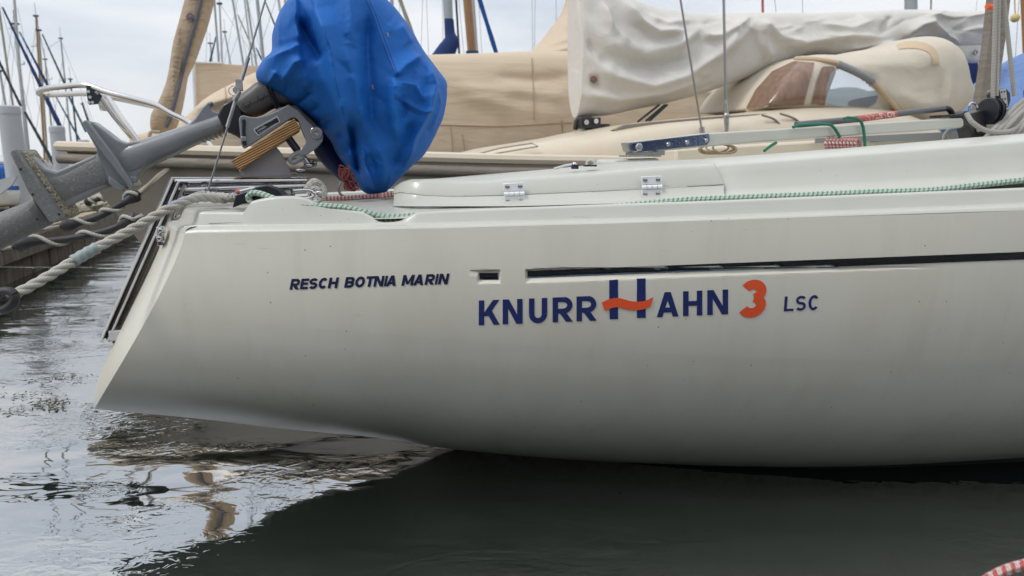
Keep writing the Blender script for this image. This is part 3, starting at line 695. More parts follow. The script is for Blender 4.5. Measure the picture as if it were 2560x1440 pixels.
# ---------------------------------------------------------------- hinges
def hinge(x, y, k=1.0):
    Y = cY(x); c0 = P(x, y, Y - 0.003)
    ex = (P(x + 40, y - 40 * 0.035, Y) - P(x, y, Y)).normalized(); ez = (P(x, y - 20, Y - 0.0) - P(x, y, Y)).normalized(); en = ex.cross(ez).normalized()
    if en.y > 0: en = -en
    ez = en.cross(ex) if en.cross(ex).z > 0 else -(en.cross(ex))
    s = Y / FPX
    root = thing('hinge', None, None, (0, 0, 0)); root.parent = boat; ORI[root.name] = c0; root.location = c0 - ORI[boat.name]
    mb_ = MB()
    for sg in (1, -1):
        mb_.box(c0 + ez * (sg * 14.5 * s * k) + en * 0.0045, 46*s*k, 18*s*k, 0.003, (ex, ez, en))
    mk('leaf', mb_, M['hinge'], root, bevel=0.0012)
    mb_ = MB()
    for q in range(4):
        a = c0 + ex * ((-22 + 11.5*q) * s*k) + en * 0.0065; mb_.lathe(a, ex, [(0, 0.0001), (0, 4.6*s*k), (10.4*s*k, 4.6*s*k), (10.4*s*k, 0.0001)], 14)
    mk('knuckle', mb_, M['hinge'], root)
    for i in (-1, 1):
        for j in (-1, 1):
            c = c0 + ex*(i*14*s*k) + ez*(j*15.5*s*k) + en * 0.006
            mb_ = MB(); mb_.lathe(c, en, [(0, 5.2*s*k), (0.0012, 5.0*s*k), (0.0019, 3.2*s*k), (0.0021, 0.0)], 14)
            mb_.box(c + en*0.0022, 8.2*s*k, 1.3*s*k, 0.0006, ((ex + ez*0.5*i).normalized(), (ez - ex*0.5*i).normalized(), en))
            mk('screw', mb_, M['bolt'], root)
    return root
hinge(1285, 484, 1.12); hinge(1628, 467, 1.12)
# latch, pad eye and small chrome pieces on the lid
mb = MB(); mb.tube([P(1385, 422, 2.06), P(1412, 414, 2.06), P(1436, 410, 2.06)], 0.0035, 8); mb.ball(P(1436, 411, 2.06), 0.007); mb.box(P(1437, 417, 2.06), 0.02, 0.02, 0.012); mk('lid_latch', mb, M['steel'], boat)
mb = MB(); mb.tube([P(1466, 414, 2.06), P(1467, 404, 2.06), P(1475, 398, 2.06), P(1484, 404, 2.06), P(1485, 414, 2.06)], 0.004, 8); mb.box(P(1475, 414, 2.06), 0.036, 0.03, 0.005); mk('pad_eye', mb, M['steel'], boat)
# stern latch seen on the transom edge
mb = MB()
for y in (574, 594):
    c = P(404 - (y - 574) * 0.15, y, 1.90); mb.box(c, 0.016, 0.03, 0.018, (AX, NV, UP)); mb.lathe(c + NV*0.015, NV, [(0, 0.007), (0.006, 0.007), (0.008, 0.004), (0.008, 0)], 12)
mb.box(P(400, 590, 1.915), 0.012, 0.02, 0.05, (AX, NV, UP)); mk('transom_fitting', mb, M['steel'], boat, bevel=0.0015)
# ---------------------------------------------------------------- outboard bracket: extruded rails, plank and plate
br = thing('motor_bracket', None, None, (0, 0, 0)); br.parent = boat; ORI[br.name] = C1(600, 450); br.location = ORI[br.name] - ORI[boat.name]
def extrusion(a0, a1, b0, b1, off, w, grooves=2):
    """grooved rail: a0-a1 is one long edge in the side plane, b0-b1 the other"""
    mb_ = MB(); prof = [(0.0, -0.5), (0.0, 0.1)] + [(0.02 + 0.28*(1 - math.cos(math.pi*k/10))/2, 0.1 + 0.42*math.sin(math.pi*k/10)**0.8) for k in range(1, 10)] + [(0.31, 0.02), (0.36, 0.02)] + [(0.37 + 0.30*(1 - math.cos(math.pi*k/10))/2, 0.1 + 0.40*math.sin(math.pi*k/10)**0.8) for k in range(1, 10)] + [(0.68, 0.02), (0.73, 0.02), (0.75, 0.30), (0.80, 0.42), (0.97, 0.40), (1.0, 0.25), (1.0, -0.5)]
    A = [C1(*lerp2(a0, b0, q), off) + NV * (w * k) for q, k in prof]; B = [C1(*lerp2(a1, b1, q), off) + NV * (w * k) for q, k in prof]
    n = len(prof); mb_.add(A + B, [tuple(range(n)), tuple(range(2*n-1, n-1, -1))] + [(i, i+n, (i+1) % n + n, (i+1) % n) for i in range(n)]); return mb_
def lerp2(a, b, t): return (lerp(a[0], b[0], t), lerp(a[1], b[1], t))
mk('top_rail', extrusion((427, 443), (766, 443), (466, 500), (772, 480), 0.10, 0.045), M['steel'], br, ang=25)
mk('raked_rail', extrusion((427, 443), (252, 842), (470, 462), (293, 856), 0.115, 0.05), M['steel'], br, ang=25)
mk('raked_rail', extrusion((452, 452), (300, 815), (474, 462), (318, 824), 0.02, 0.04), M['steel2'], br, ang=25)
mb = MB(); mb.box(C1(300, 835, 0.12), 0.05, 0.04, 0.03, (AX, NV, UP)); mk('foot_clip', mb, M['white'], br, bevel=0.003)
mb = MB(); mb.prism([C1(598, 427, 0.055), C1(604, 440, 0.055), C1(733, 440, 0.055), C1(722, 420, 0.055), C1(705, 385, 0.055), C1(689, 364, 0.055)], NV * -0.006); mk('side_plate', mb, M['alu'], br, bevel=0.001)
# laminated plank, its end grain towards us
WM = mat('laminated_ply', (0.42, 0.20, 0.065), 0.7); t, b, N, K = nodes(WM)
g = N('ShaderNodeNewGeometry'); dr = (C1(662, 358) - C1(655, 346)).normalized()
dp = N('ShaderNodeVectorMath'); dp.operation = 'DOT_PRODUCT'; K(g.outputs['Position'], dp.inputs[0]); dp.inputs[1].default_value = tuple(dr)
sw = mathn(N, K, 'SINE', mathn(N, K, 'MULTIPLY', dp.outputs['Value'], 2*math.pi/0.0062))
n = N('ShaderNodeTexNoise'); n.inputs['Scale'].default_value = 22; n.inputs['Detail'].default_value = 8; K(g.outputs['Position'], n.inputs['Vector'])
c = mixc(N, K, mathn(N, K, 'MULTIPLY', mathn(N, K, 'GREATER_THAN', sw, 0.35), 0.7), (0.50, 0.255, 0.085), (0.13, 0.055, 0.022))
sx = N('ShaderNodeSeparateXYZ'); K(g.outputs['Position'], sx.inputs[0])
wth = N('ShaderNodeMapRange'); wth.inputs['From Min'].default_value = C1(640, 380).x; wth.inputs['From Max'].default_value = C1(585, 415).x; K(sx.outputs['X'], wth.inputs['Value'])
wf = mathn(N, K, 'MULTIPLY', wth.outputs[0], mathn(N, K, 'GREATER_THAN', n.outputs['Fac'], 0.45))
c = mixc(N, K, mathn(N, K, 'MULTIPLY', wf, 0.8), c, (0.16, 0.125, 0.085)); K(c, b.inputs['Base Color'])
bu = N('ShaderNodeBump'); bu.inputs['Distance'].default_value = 0.002; K(sw, bu.inputs['Height']); K(bu.outputs[0], b.inputs['Normal'])
mb = MB(); mb.prism([C1(577, 403, 0.13), C1(736, 296, 0.13), C1(752, 322, 0.13), C1(598, 427, 0.13)], NV * -0.27); mk('motor_plank', mb, WM, br, bevel=0.002)
mb = MB(); mb.tube(spline([C1(722, 437, 0.09), C1(738, 432, 0.10), C1(752, 448, 0.11), C1(758, 478, 0.10)], 16), 0.0022, 6); mb.tube(spline([C1(730, 440, 0.08), C1(755, 436, 0.09), C1(772, 455, 0.10), C1(778, 480, 0.09)], 16), 0.0022, 6); mk('lashing', mb, M['rope'], br)
# ---------------------------------------------------------------- backstay with its turnbuckle
bs = thing('backstay', None, None, (0, 0, 0)); bs.parent = boat; ORI[bs.name] = C1(520, 478); bs.location = ORI[bs.name] - ORI[boat.name]
oB = 0.16
mb = MB(); mb.tube([C1(518, 482, oB), C1(569, 318, oB)], 0.0028, 8); mk('lower_wire', mb, M['wire'], bs)
mb = MB(); mb.tube([C1(620, 145, oB), C1(675, -40, oB), C1(820, -520, oB)], 0.0028, 8); mk('upper_wire', mb, M['wire'], bs)
for a, b_ in (((621, 143), (604, 200)), ((590, 248), (568, 318))): mb = MB(); mb.tube([C1(*a, oB), C1(*b_, oB)], 0.0051, 10); mk('turnbuckle_body', mb, M['steel2'], bs)
mb = MB(); mb.box(C1(598, 213, oB), 0.018, 0.022, 0.03, (AX, NV, UP)); mb.lathe(C1(592, 226, oB) + NV*0.016, -NV, [(0, 0.010), (0.03, 0.010)], 14); mb.tube([C1(598, 228, oB+0.01), C1(586, 252, oB+0.01)], 0.007, 8)
rg = C1(585, 228, oB); mb.tube([rg + (AX*math.cos(a) + UP*math.sin(a))*0.013 + NV*0.01 for a in np.linspace(0, 2*math.pi, 18)], 0.0015, 6)
mk('toggle', mb, M['steel2'], bs, bevel=0.002)
mb = MB(); mb.box(C1(500, 473, 0.09), 0.055, 0.03, 0.02, (AX, NV, UP)); mb.box(C1(528, 476, 0.12), 0.035, 0.03, 0.016, (AX, NV, UP)); mb.lathe(C1(512, 470, 0.11), UP, [(0, 0.012), (0.01, 0.012)], 12); mk('chain_plate', mb, M['steel2'], bs, bevel=0.002)
# ---------------------------------------------------------------- black turning block, shackle
tb = thing('turning_block', None, None, (0, 0, 0)); tb.parent = boat; ORI[tb.name] = P(660, 505, 1.88); tb.location = ORI[tb.name] - ORI[boat.name]
FB = flatY(1.865)
mb = MB(); mb.prism([FB(580, 520), FB(588, 488), FB(618, 477), FB(640, 466), FB(668, 463), FB(696, 472), FB(710, 487), FB(728, 487), FB(728, 496), FB(640, 500), FB(600, 512)], (0, 0.012, 0)); mk('cheek', mb, M['black'], tb, bevel=0.003)
mb = MB(); mb.prism([p + Vector((0, 0.03, 0)) for p in [FB(590, 512), FB(600, 484), FB(640, 468), FB(668, 465), FB(694, 474), FB(708, 488), FB(708, 505)]], (0, 0.012, 0)); mk('cheek', mb, M['black'], tb, bevel=0.003)
mb = MB(); c = P(664, 508, 1.868); mb.lathe(c, (0, 1, 0), [(0, 0.0), (0, 0.030), (0.006, 0.030), (0.012, 0.022), (0.018, 0.022), (0.026, 0.030), (0.03, 0.03), (0.03, 0)], 28); mk('sheave', mb, M['rubber'], tb)
mb = MB(); mb.tube(spline([P(730, 477, 1.9), P(760, 475, 1.9), P(780, 477, 1.9), P(786, 487, 1.9), P(776, 494, 1.9), P(732, 494, 1.9)], 26), 0.0042, 8); mb.box(P(732, 486, 1.9), 0.006, 0.02, 0.03); mk('shackle', mb, M['steel'], tb)
mb = MB()
for a, b_, c_ in (((770, 492), (800, 480), (806, 492)), ((758, 500), (776, 488), (800, 497))):
    mb.tube(spline([P(*a, 1.93), P(*b_, 1.91), P(*c_, 1.94), P(c_[0] - 20, c_[1] + 7, 1.96)], 18), 0.0045, 8)
mk('chain_link', mb, M['steel'], tb)
mb = MB(); mb.tube([P(592, 481, 1.98), P(640, 470, 1.99)], 0.006, 10); mk('pin', mb, M['steel'], tb)
mb = MB(); mb.tube([P(590, 481, 1.979), P(600, 478.5, 1.981)], 0.0068, 10); mk('pin_tip', mb, M['redlabel'], tb)
# ---------------------------------------------------------------- tiller, extension
ti = thing('tiller', None, None, (0, 0, 0)); ti.parent = boat; ORI[ti.name] = C1(1590, 380); ti.location = ORI[ti.name] - ORI[boat.name]
mb = MB(); up_ = [(1760, 333), (1900, 325), (2100, 313), (2300, 300), (2405, 294)]; lo_ = [(2411, 300), (2411, 314), (2404, 320), (2300, 328), (2100, 341), (1900, 355), (1640, 379), (1640, 348)]
mb.prism([C1(*q, 0.03) for q in up_ + lo_], NV * -0.055); mk('tiller_bar', mb, M['deck'], ti, bevel=0.006, seg=3)
mb = MB(); mb.prism([C1(1580, 356, 0.036), C1(1772, 334, 0.036), C1(1775, 352, 0.036), C1(1768, 362, 0.036), C1(1600, 380, 0.036), C1(1582, 376, 0.036), C1(1577, 366, 0.036)], NV * -0.0055); mk('side_strap', mb, M['bluesteel'], ti, bevel=0.001)
mb = MB(); mb.prism([C1(1580, 355, 0.036), C1(1774, 333, 0.036), C1(1774, 336, 0.036), C1(1580, 359, 0.036)], NV * -0.067); mk('strap_top', mb, M['white'], ti)
mb = MB(); mb.prism([C1(1567, 357, 0.03), C1(1582, 355, 0.03), C1(1590, 378, 0.03), C1(1574, 380, 0.03)], NV * -0.05); mb.box(C1(1605, 384, 0.0), 0.10, 0.06, 0.012, (AX, NV, UP)); mb.box(C1(1600, 390, 0.0), 0.13, 0.07, 0.006, (AX, NV, UP)); mb.box(C1(1640, 382, 0.0), 0.05, 0.04, 0.016, (AX, NV, UP)); mk('rudder_head', mb, M['steel2'], ti, bevel=0.002)
for x, y, r in ((1597, 368, 0.015), (1670, 361, 0.009), (1717, 356, 0.009), (1765, 351, 0.0085)):
    mb = MB(); mb.lathe(C1(x, y, 0.036), NV, [(0, r), (0.003, r), (0.006, r*0.75), (0.006, r*0.4), (0.010 if r > 0.012 else 0.0055, r*0.4), (0.010 if r > 0.012 else 0.0055, 0)], 6 if r > 0.012 else 14); mk('bolt', mb, M['bolt'], ti)
te = [(1990, 312), (2130, 299), (2240, 285), (2360, 271)]
mb = MB(); mb.tube([C1(*q, -0.02) for q in te], 0.0125, 14); mk('extension_tube', mb, M['grey'], ti)
mb = MB(); mb.tube(spline([C1(2358, 271, -0.02), C1(2370, 272, -0.02), C1(2378, 280, -0.02), C1(2380, 290, -0.02)], 12), 0.0115, 12); mk('extension_joint', mb, M['black'], ti)
mb = MB(); mb.tube([C1(2140, 298, -0.02), C1(2190, 291.5, -0.02), C1(2238, 285.3, -0.02)], 0.0132, 18, cap=True); mk('red_band', mb, M['redlabel'], ti)
# upside-down brand lettering round the red band
vs, fs = text_geo('RONSTAN', 0.03); vs = fit(vs); cyl = []
pa, pb = C1(2233, 286.2, -0.02), C1(2160, 295.6, -0.02); ax_ = (pb - pa).normalized(); e2 = ax_.cross(Vector((0, -1, 0))).normalized(); e1 = e2.cross(ax_)
if e1.y > 0: e1 = -e1
if e2.z > 0: e2 = -e2
for x, y in vs:
    th = (y - 0.5) * 1.7 - 0.15
    cyl.append(pa.lerp(pb, x) + (e1 * math.cos(th) + e2 * math.sin(th)) * 0.0141)
mb = MB(); mb.add(cyl, fs); mk('band_lettering', mb, mat('pale_print', (0.62, 0.50, 0.46), 0.5), ti, ang=180)
mb = MB()
for pts in ([(1982, 318), (2000, 313), (2070, 311), (2084, 318), (2100, 343)], [(1910, 378), (1925, 366), (1941, 356)], [(2110, 297), (2120, 294), (2148, 300), (2158, 320), (2163, 372)]):
    mb.tube(spline([C1(*q, 0.045) for q in pts], 26), 0.0055, 8)
mk('shock_cord', mb, M['gcord'], ti)
# red and white coil hanging on the tiller, mainsheet gear
coil = MB()
for k in range(9):
    x = 2070 + k * 9; coil.tube(spline([C1(x - 3, 374, 0.04), C1(x - 6, 356, 0.05), C1(x, 348, 0.03), C1(x + 7, 350, 0.0), C1(x + 9, 372, -0.03)], 14), 0.0068, 8)
o = mk('rope_coil', coil, M['redwhite']); tagp(o, 'small red and white rope coil hanging under the tiller bar', 'rope coil')
sh = thing('mainsheet_gear', None, None, (0, 0, 0)); sh.parent = boat; ORI[sh.name] = C1(2440, 330); sh.location = ORI[sh.name] - ORI[boat.name]
mb = MB(); mb.prism([C1(2354, 287, 0.03), C1(2405, 284, 0.03), C1(2412, 278, 0.03), C1(2422, 276, 0.03), C1(2428, 284, 0.03), C1(2460, 274, 0.03), C1(2465, 300, 0.03), C1(2470, 330, 0.03), C1(2455, 352, 0.03), C1(2430, 350, 0.03), C1(2422, 318, 0.03), C1(2408, 315, 0.03), C1(2406, 292, 0.03), C1(2355, 294, 0.03)], NV * -0.06); mk('base_bracket', mb, M['darkfit'], sh, bevel=0.003)
mb = MB(); mb.tube(spline([C1(2424, 276, 0.02), C1(2424, 262, 0.02), C1(2431, 257, 0.02), C1(2440, 261, 0.02), C1(2444, 268, 0.02)], 18), 0.005, 8); mk('hook', mb, M['steel'], sh)
for x, dx in ((2466, 7), (2480, 7)):
    mb = MB(); c = C1(x, 278, 0.03); mb.lathe(c, AX, [(0, 0.0), (0, 0.050), (0.004, 0.053), (0.008, 0.042), (0.012, 0.053), (0.016, 0.050), (0.016, 0)], 24); mk('sheave', mb, M['black'], sh)
mb = MB(); mb.prism([C1(2492, 236, 0.03), C1(2502, 222, 0.03), C1(2516, 220, 0.03), C1(2526, 232, 0.03), C1(2528, 250, 0.03), C1(2522, 268, 0.03), C1(2506, 270, 0.03)], NV * -0.05); mk('block_cheek', mb, M['black'], sh, bevel=0.004)
mb = MB(); mb.prism([C1(2499, 224, 0.034), C1(2515, 221, 0.034), C1(2520, 265, 0.034), C1(2507, 268, 0.034)], NV * -0.058); mk('block_strap', mb, M['alu'], sh, bevel=0.001)
for x, y in ((2504, 230), (2511, 229), (2506, 248), (2513, 247), (2509, 262), (2515, 261)):
    mb = MB(); mb.lathe(C1(x, y, 0.0345), NV, [(0, 0.0038), (0.0012, 0.0038), (0.0012, 0)], 10); mk('rivet', mb, M['black'], sh)
mb = MB(); mb.ball(C1(2492, 288, 0.02), 0.02, (1, 0.8, 0.7)); mk('shackle', mb, M['steel2'], sh); mb = MB(); mb.box(C1(2514, 277, 0.02), 0.03, 0.03, 0.02, (AX, NV, UP)); mk('shackle', mb, M['steel2'], sh, bevel=0.004); mb = MB(); mb.lathe(C1(2447, 324, 0.035), NV, [(0, 0.012), (0.006, 0.010), (0.006, 0)], 12); mk('bracket_bolt', mb, M['steel2'], sh)
# ropes of the sheet: standing falls, a loop and the hank
m = MB()
for a, b_ in (((2507, -620), (2482, 250)), ((2510, -620), (2491, 240)), ((2440, -640), (2536, 240))):
    m.tube([C1(*a, 0.03), C1(*b_, 0.03)], 0.0085, 10)
m.tube(spline([C1(2416, 282, 0.06), C1(2430, 305, 0.08), C1(2462, 325, 0.09), C1(2505, 330, 0.09), C1(2535, 322, 0.08), C1(2562, 290, 0.05)], 40), 0.0095, 10)
o = mk('mainsheet', m, M['rope3']); tagp(o, 'pale grey mainsheet running down to the black blocks and looping below them', 'rope')
m = MB()
for k in range(8):
    x = 2468 + k * 13; m.tube(spline([C1(x - 18, 362, 0.05), C1(x, 340, 0.07), C1(x + 34, 305, 0.06 + 0.01*(k % 3)), C1(x + 75, 262 + k*2, 0.03), C1(x + 110, 240, 0.0)], 26), 0.0098, 10)
o = mk('mainsheet_hank', m, M['rope3']); tagp(o, 'thick hank of pale grey rope piled beside the black blocks', 'rope hank')
m = MB(); m.tube(spline([C1(2359, 360, -0.1), C1(2360, 340, -0.1), C1(2370, 326, -0.1), C1(2382, 322, -0.1)], 16), 0.006, 8); m.tube(spline([C1(2366, 360, -0.1), C1(2368, 342, -0.1), C1(2378, 330, -0.1)], 16), 0.006, 8)
o = mk('thin_line', m, M['rope3']); tagp(o, 'thin grey line looping out of the cockpit below the tiller end', 'rope')
m = MB()
for k in range(5):
    c = C1(1785 + 6*k, 372, -0.1); m.tube([c + AX*(0.06*math.cos(a)) + UP*(0.018*math.sin(a)) + NV*0.03*math.sin(a+k) for a in np.linspace(0, 2*math.pi, 24)], 0.004, 6)
o = mk('dark_line_bundle', m, M['tan_sock']); tagp(o, 'small dark brown line bundle in the cockpit under the tiller', 'rope coil')
m = MB(); mb_ = [C1(2444, 292, -0.42), C1(2470, 120, -0.42), C1(2492, -80, -0.42), C1(2536, -80, -0.42), C1(2520, 60, -0.42), C1(2503, 180, -0.42), C1(2492, 292, -0.42), C1(2492, 420, -0.42), C1(2444, 420, -0.42)]
m.prism(mb_, NV * -0.04); o = mk('boom_crutch', m, M['wood'], bevel=0.004); tagp(o, 'weathered wooden boom crutch rising behind the mainsheet blocks', 'boom crutch')
m = MB(); m.tube([C1(2467, 16, -0.40), C1(2486, 18, -0.40)], 0.012, 10); o2 = mk('red_peg', m, M['orange'], o)
# ================================================================ ROPES OF THE NEAR BOAT
def single(name, mb_, m, label, cat, group=None, **k):
    return tagp(mk(name, mb_, M[m] if isinstance(m, str) else m, **k), label, cat, group)
ml = thing('mooring_line', 'thick white three-strand mooring line slanting down from the stern deck to lower left', 'mooring line', P(300, 570, 1.8))
path = spline([P(598, 490, 2.02), P(560, 498, 1.98), P(510, 494, 1.93), P(465, 502, 1.87), P(420, 522, 1.83), P(330, 573, 1.80), P(215, 634, 1.74), P(110, 697, 1.66), P(22, 745, 1.60)], 170)
mb = MB(); mb.twist(path, 0.0122, 0.085, 3, 8); mk('strand', mb, M['rope'], ml, ang=180)
mb = MB()
for k in range(4):
    p = spline([P(470 + 30*k, 497, 1.95 + 0.01*k), P(505 + 30*k, 484 + 3*k, 1.99), P(540 + 22*k, 489, 1.97), P(575 + 8*k, 494, 1.96)], 20); mb.twist(p, 0.0085, 0.05, 3, 6, phase=k)
mk('splice', mb, M['rope'], ml, ang=180)
i0 = min(range(170), key=lambda i: abs(proj(path[i])[0] - 242)); i1 = min(range(170), key=lambda i: abs(proj(path[i])[0] - 183))
mb = MB(); pp = path[min(i0, i1):max(i0, i1)+1]; mb.tube(pp, [0.0142 + 0.001*math.sin(k*1.3) for k in range(len(pp))], 16); mk('tape', mb, M['whip'], ml)
th = thing('rubber_thimble', 'black rubber thimble ring at the lower end of the white mooring line', 'thimble', P(15, 755, 1.6))
c = P(8, 752, 1.6); e1 = (P(40, 735, 1.6) - P(0, 757, 1.6)).normalized(); e2 = e1.cross(Vector((0.25, 1, 0)).normalized()).normalized()
mb = MB(); mb.tube([c + e1*0.030*math.cos(a) + e2*0.019*math.sin(a) for a in np.linspace(0, 2*math.pi, 36)], 0.0105, 12); mk('ring', mb, M['rubber'], th)
mb = MB(); mb.twist([c - e1*0.02 + e2*0.002, c - e1*0.11 + e2*0.03, c - e1*0.3 + e2*0.1], 0.013, 0.08); mk('rope_tail', mb, M['rope'], th, ang=180)
gr = MB(); gr.tube(spline([P(628, 505, 1.86), P(620, 494, 1.858), P(630, 483, 1.855), P(650, 484, 1.848), P(690, 498, 1.835), P(740, 510, 1.822), P(800, 515, 1.818), P(860, 519, 1.818), P(910, 530, 1.822), P(950, 540, 1.83), P(990, 542, 1.835), P(1030, 539, 1.85), P(1080, 536, 1.87), P(1200, 532, 1.87), P(1500, 519, 1.86), P(1700, 501, 1.86), P(1850, 494, 1.86), P(2000, 488, 1.865), P(2200, 479.5, 1.87), P(2330, 475, 1.875), P(2440, 463, 1.88), P(2560, 450, 1.885), P(2760, 430, 1.89), P(2950, 420, 1.9)], 300), 0.0078, 12)
gr.tube(spline([P(925, 544, 1.835), P(945, 549, 1.834), P(985, 550, 1.836), P(1030, 544, 1.85)], 30), 0.0062, 10)
single('green_rope', gr, 'green', 'white rope with green flecks running from the black block along the toe rail', 'rope')
rd = MB(); rd.tube(spline([P(806, 497, 2.10), P(860, 495, 2.15), P(920, 491, 2.2), P(990, 486, 2.25), P(1010, 487, 2.25)], 40), 0.0070, 10)
rd.tube(spline([P(950, 490, 2.15), P(975, 485, 2.17), P(992, 484, 2.18)], 16), 0.0085, 10)
single('red_rope', rd, 'redwhite', 'red and white rope lying across the stern deck behind the blue cover', 'rope')
kn = MB(); kn.tube(spline([P(768, 478, 2.02), P(784, 458, 2.03), P(800, 466, 2.04), P(806, 485, 2.03), P(790, 498, 2.0)], 30), 0.014, 12); kn.tube(spline([P(772, 486, 1.99), P(786, 472, 1.99), P(801, 478, 1.99)], 20), 0.009, 10)
single('grey_rope_knot', kn, 'rope3', 'thick pale grey rope knotted through the steel shackle at the stern', 'rope')
# ================================================================ OUTBOARD MOTOR, tilted up on its bracket
mo = thing('outboard_motor', 'grey outboard motor tilted up on the stern bracket with its leg pointing left', 'outboard motor', C1(660, 380))
mb = MB(); mb.pillow([((548, 284), (566, 330), .043), ((520, 294), (544, 341), .043), ((470, 311), (498, 360), .045), ((410, 331), (440, 388), .046), ((361, 347), (395, 409), .046), ((325, 357), (356, 432), .044), ((296, 366), (325, 452), .036)], C1, 40, 40, 0.8)
mk('leg', mb, M['motor'], mo, ang=50)
mb = MB(); mb.prism([C1(*q, 0.034) for q in [(204, 308), (211, 302), (233, 305), (264, 328), (290, 348), (314, 357), (350, 352), (375, 400), (345, 440), (337, 452), (325, 469), (306, 478), (294, 474), (271, 458), (242, 388), (240, 372)]], NV * -0.068); mk('flare', mb, M['motor'], mo, bevel=0.016, seg=4)
mb = MB(); mb.prism([C1(*q, 0.062) for q in [(203, 306), (210, 300), (217, 301), (285, 388), (333, 461), (336, 468), (324, 472), (262, 392)]], NV * -0.124); mk('splash_plate', mb, M['motor'], mo, bevel=0.004)
mb = MB(); mb.prism([C1(*q, 0.05) for q in [(272, 440), (282, 446), (316, 470), (305, 478), (294, 476), (271, 459)]], NV * -0.1); mb.box(C1(333, 449, 0.04), 0.02, 0.02, 0.018, (AX, NV, UP)); mk('anode', mb, M['motor'], mo, bevel=0.003)
mb = MB(); mb.pillow([((250, 382), (282, 466), .034), ((212, 398), (240, 483), .032), ((160, 424), (195, 504), .031), ((118, 427), (172, 520), .031), ((86, 402), (160, 541), .028), ((55, 382), (128, 556), .022)], C1, 36, 36, 0.75); mk('lower_leg', mb, M['gear'], mo, ang=50)
mb = MB(); mb.prism([C1(*q, 0.026) for q in [(45, 376), (58, 377), (70, 384), (92, 404), (112, 422), (139, 429), (190, 407), (240, 387), (256, 420), (268, 462), (268, 468), (215, 494), (166, 517), (168, 540), (150, 546), (110, 490)]], NV * -0.052); mk('leg_web', mb, M['motor'], mo, bevel=0.010, seg=3)
mb = MB(); mb.prism([C1(*q, 0.085) for q in [(24, 382), (31, 371), (39, 373), (100, 462), (160, 545), (140, 556), (124, 558), (70, 480)]], NV * -0.17); mk('cavitation_plate', mb, M['gear'], mo, bevel=0.004)
mb = MB(); mb.prism([C1(*q, 0.060) for q in [(40, 374), (60, 380), (120, 462), (167, 526), (169, 541), (158, 548), (100, 466)]], NV * -0.12); mk('trim_plate', mb, M['barn'], mo, bevel=0.006)
for q in ((52, 423), (82, 486), (93, 548), (148, 536)):
    mb = MB(); mb.lathe(C1(*q, 0.0855), NV, [(0, 0.003), (0.0012, 0.003), (0.0012, 0)], 10); mk('hole', mb, M['black'], mo)
mb = MB()
for k in range(3): mb.prism([C1(111 + 9*k, 486 - 4*k, 0.0335), C1(117 + 9*k, 482 - 4*k, 0.0335), C1(127 + 8*k, 500 - 4*k, 0.0335), C1(122 + 8*k, 503 - 4*k, 0.0335)], NV * -0.004)
mk('water_inlet', mb, M['black'], mo)
mb = MB(); mb.pillow([((84, 494), (132, 560), .026), ((60, 508), (104, 574), .040), ((17, 524), (50, 600), .047), ((-30, 545), (2, 624), .047), ((-120, 588), (-85, 662), .042), ((-230, 650), (-215, 690), .018)], C1, 36, 36, 0.9); mk('gearcase', mb, M['gear'], mo, ang=50)
pc = C1(-235, 672)
for k in range(3):
    a = 2*math.pi*k/3; d = (NV*math.cos(a) + UP*math.sin(a)); mb = MB(); mb.prism([pc + d*0.015 - AX*0.03, pc + d*0.08 - AX*0.045, pc + d*0.11 - AX*0.01, pc + d*0.08 + AX*0.03, pc + d*0.015 + AX*0.01], (d.cross(AX))*0.006 + AX*0.004); mk('propeller_blade', mb, M['motor2'], mo, bevel=0.002)
# collar with hooks, ribs
mb = MB(); mb.prism([C1(*q, 0.030) for q in [(470, 312), (486, 297), (505, 268), (518, 256), (530, 252), (534, 261), (526, 264), (529, 276), (548, 283), (556, 306), (510, 330)]], NV * -0.06); mk('leg_hook', mb, M['motor'], mo, bevel=0.007, seg=3)
mb = MB()
for k in range(6):
    x = 497 + k*10.5; y0 = 326 - k*3.6; mb.prism([C1(x, y0, 0.046), C1(x + 3, y0 - 1, 0.046), C1(x + 12, y0 + 28, 0.03), C1(x + 10, y0 + 30, 0.03)], NV * -0.092)
mk('cooling_ribs', mb, M['motor'], mo, bevel=0.0015)
mb = MB(); mb.prism([C1(*q, 0.052) for q in [(543, 290), (556, 262), (580, 249), (598, 262), (612, 300), (628, 344), (600, 347), (590, 340), (566, 330)]], NV * -0.104); mk('rubber_mount', mb, M['black'], mo, bevel=0.005)
mb = MB(); mb.pillow([((585, 254), (606, 286), .050), ((600, 240), (624, 293), .058), ((622, 222), (652, 289), .062), ((645, 206), (684, 272), .064), ((680, 215), (712, 268), .064), ((715, 222), (748, 268), .062)], C1, 40, 30, 0.62); mk('upper_casing', mb, M['motor2'], mo, ang=50)
mb = MB(); mb.tube([C1(*q, 0.0655) for q in [(598, 271), (640, 252), (672, 236)]], 0.0012, 6)
for x, y in ((616, 262), (652, 244)):
    mb.tube([C1(x - 9, y - 4, 0.064), C1(x - 8, y + 3, 0.064), C1(x - 3, y + 2, 0.064), C1(x + 0, y + 7, 0.063), C1(x + 6, y + 4, 0.063), C1(x + 6, y - 2, 0.064), C1(x + 9, y - 4, 0.064), C1(x + 8, y - 9, 0.065)], 0.0014, 6)
mk('casing_seam', mb, M['black'], mo)
mb = MB(); mb.tube(spline([C1(662, 212, 0.055), C1(670, 225, 0.066), C1(684, 252, 0.066), C1(698, 280, 0.055)], 14), 0.005, 8); mb.tube(spline([C1(668, 210, 0.055), C1(678, 226, 0.066), C1(692, 252, 0.066), C1(706, 278, 0.055)], 14), 0.004, 8); mk('hose', mb, M['black'], mo)
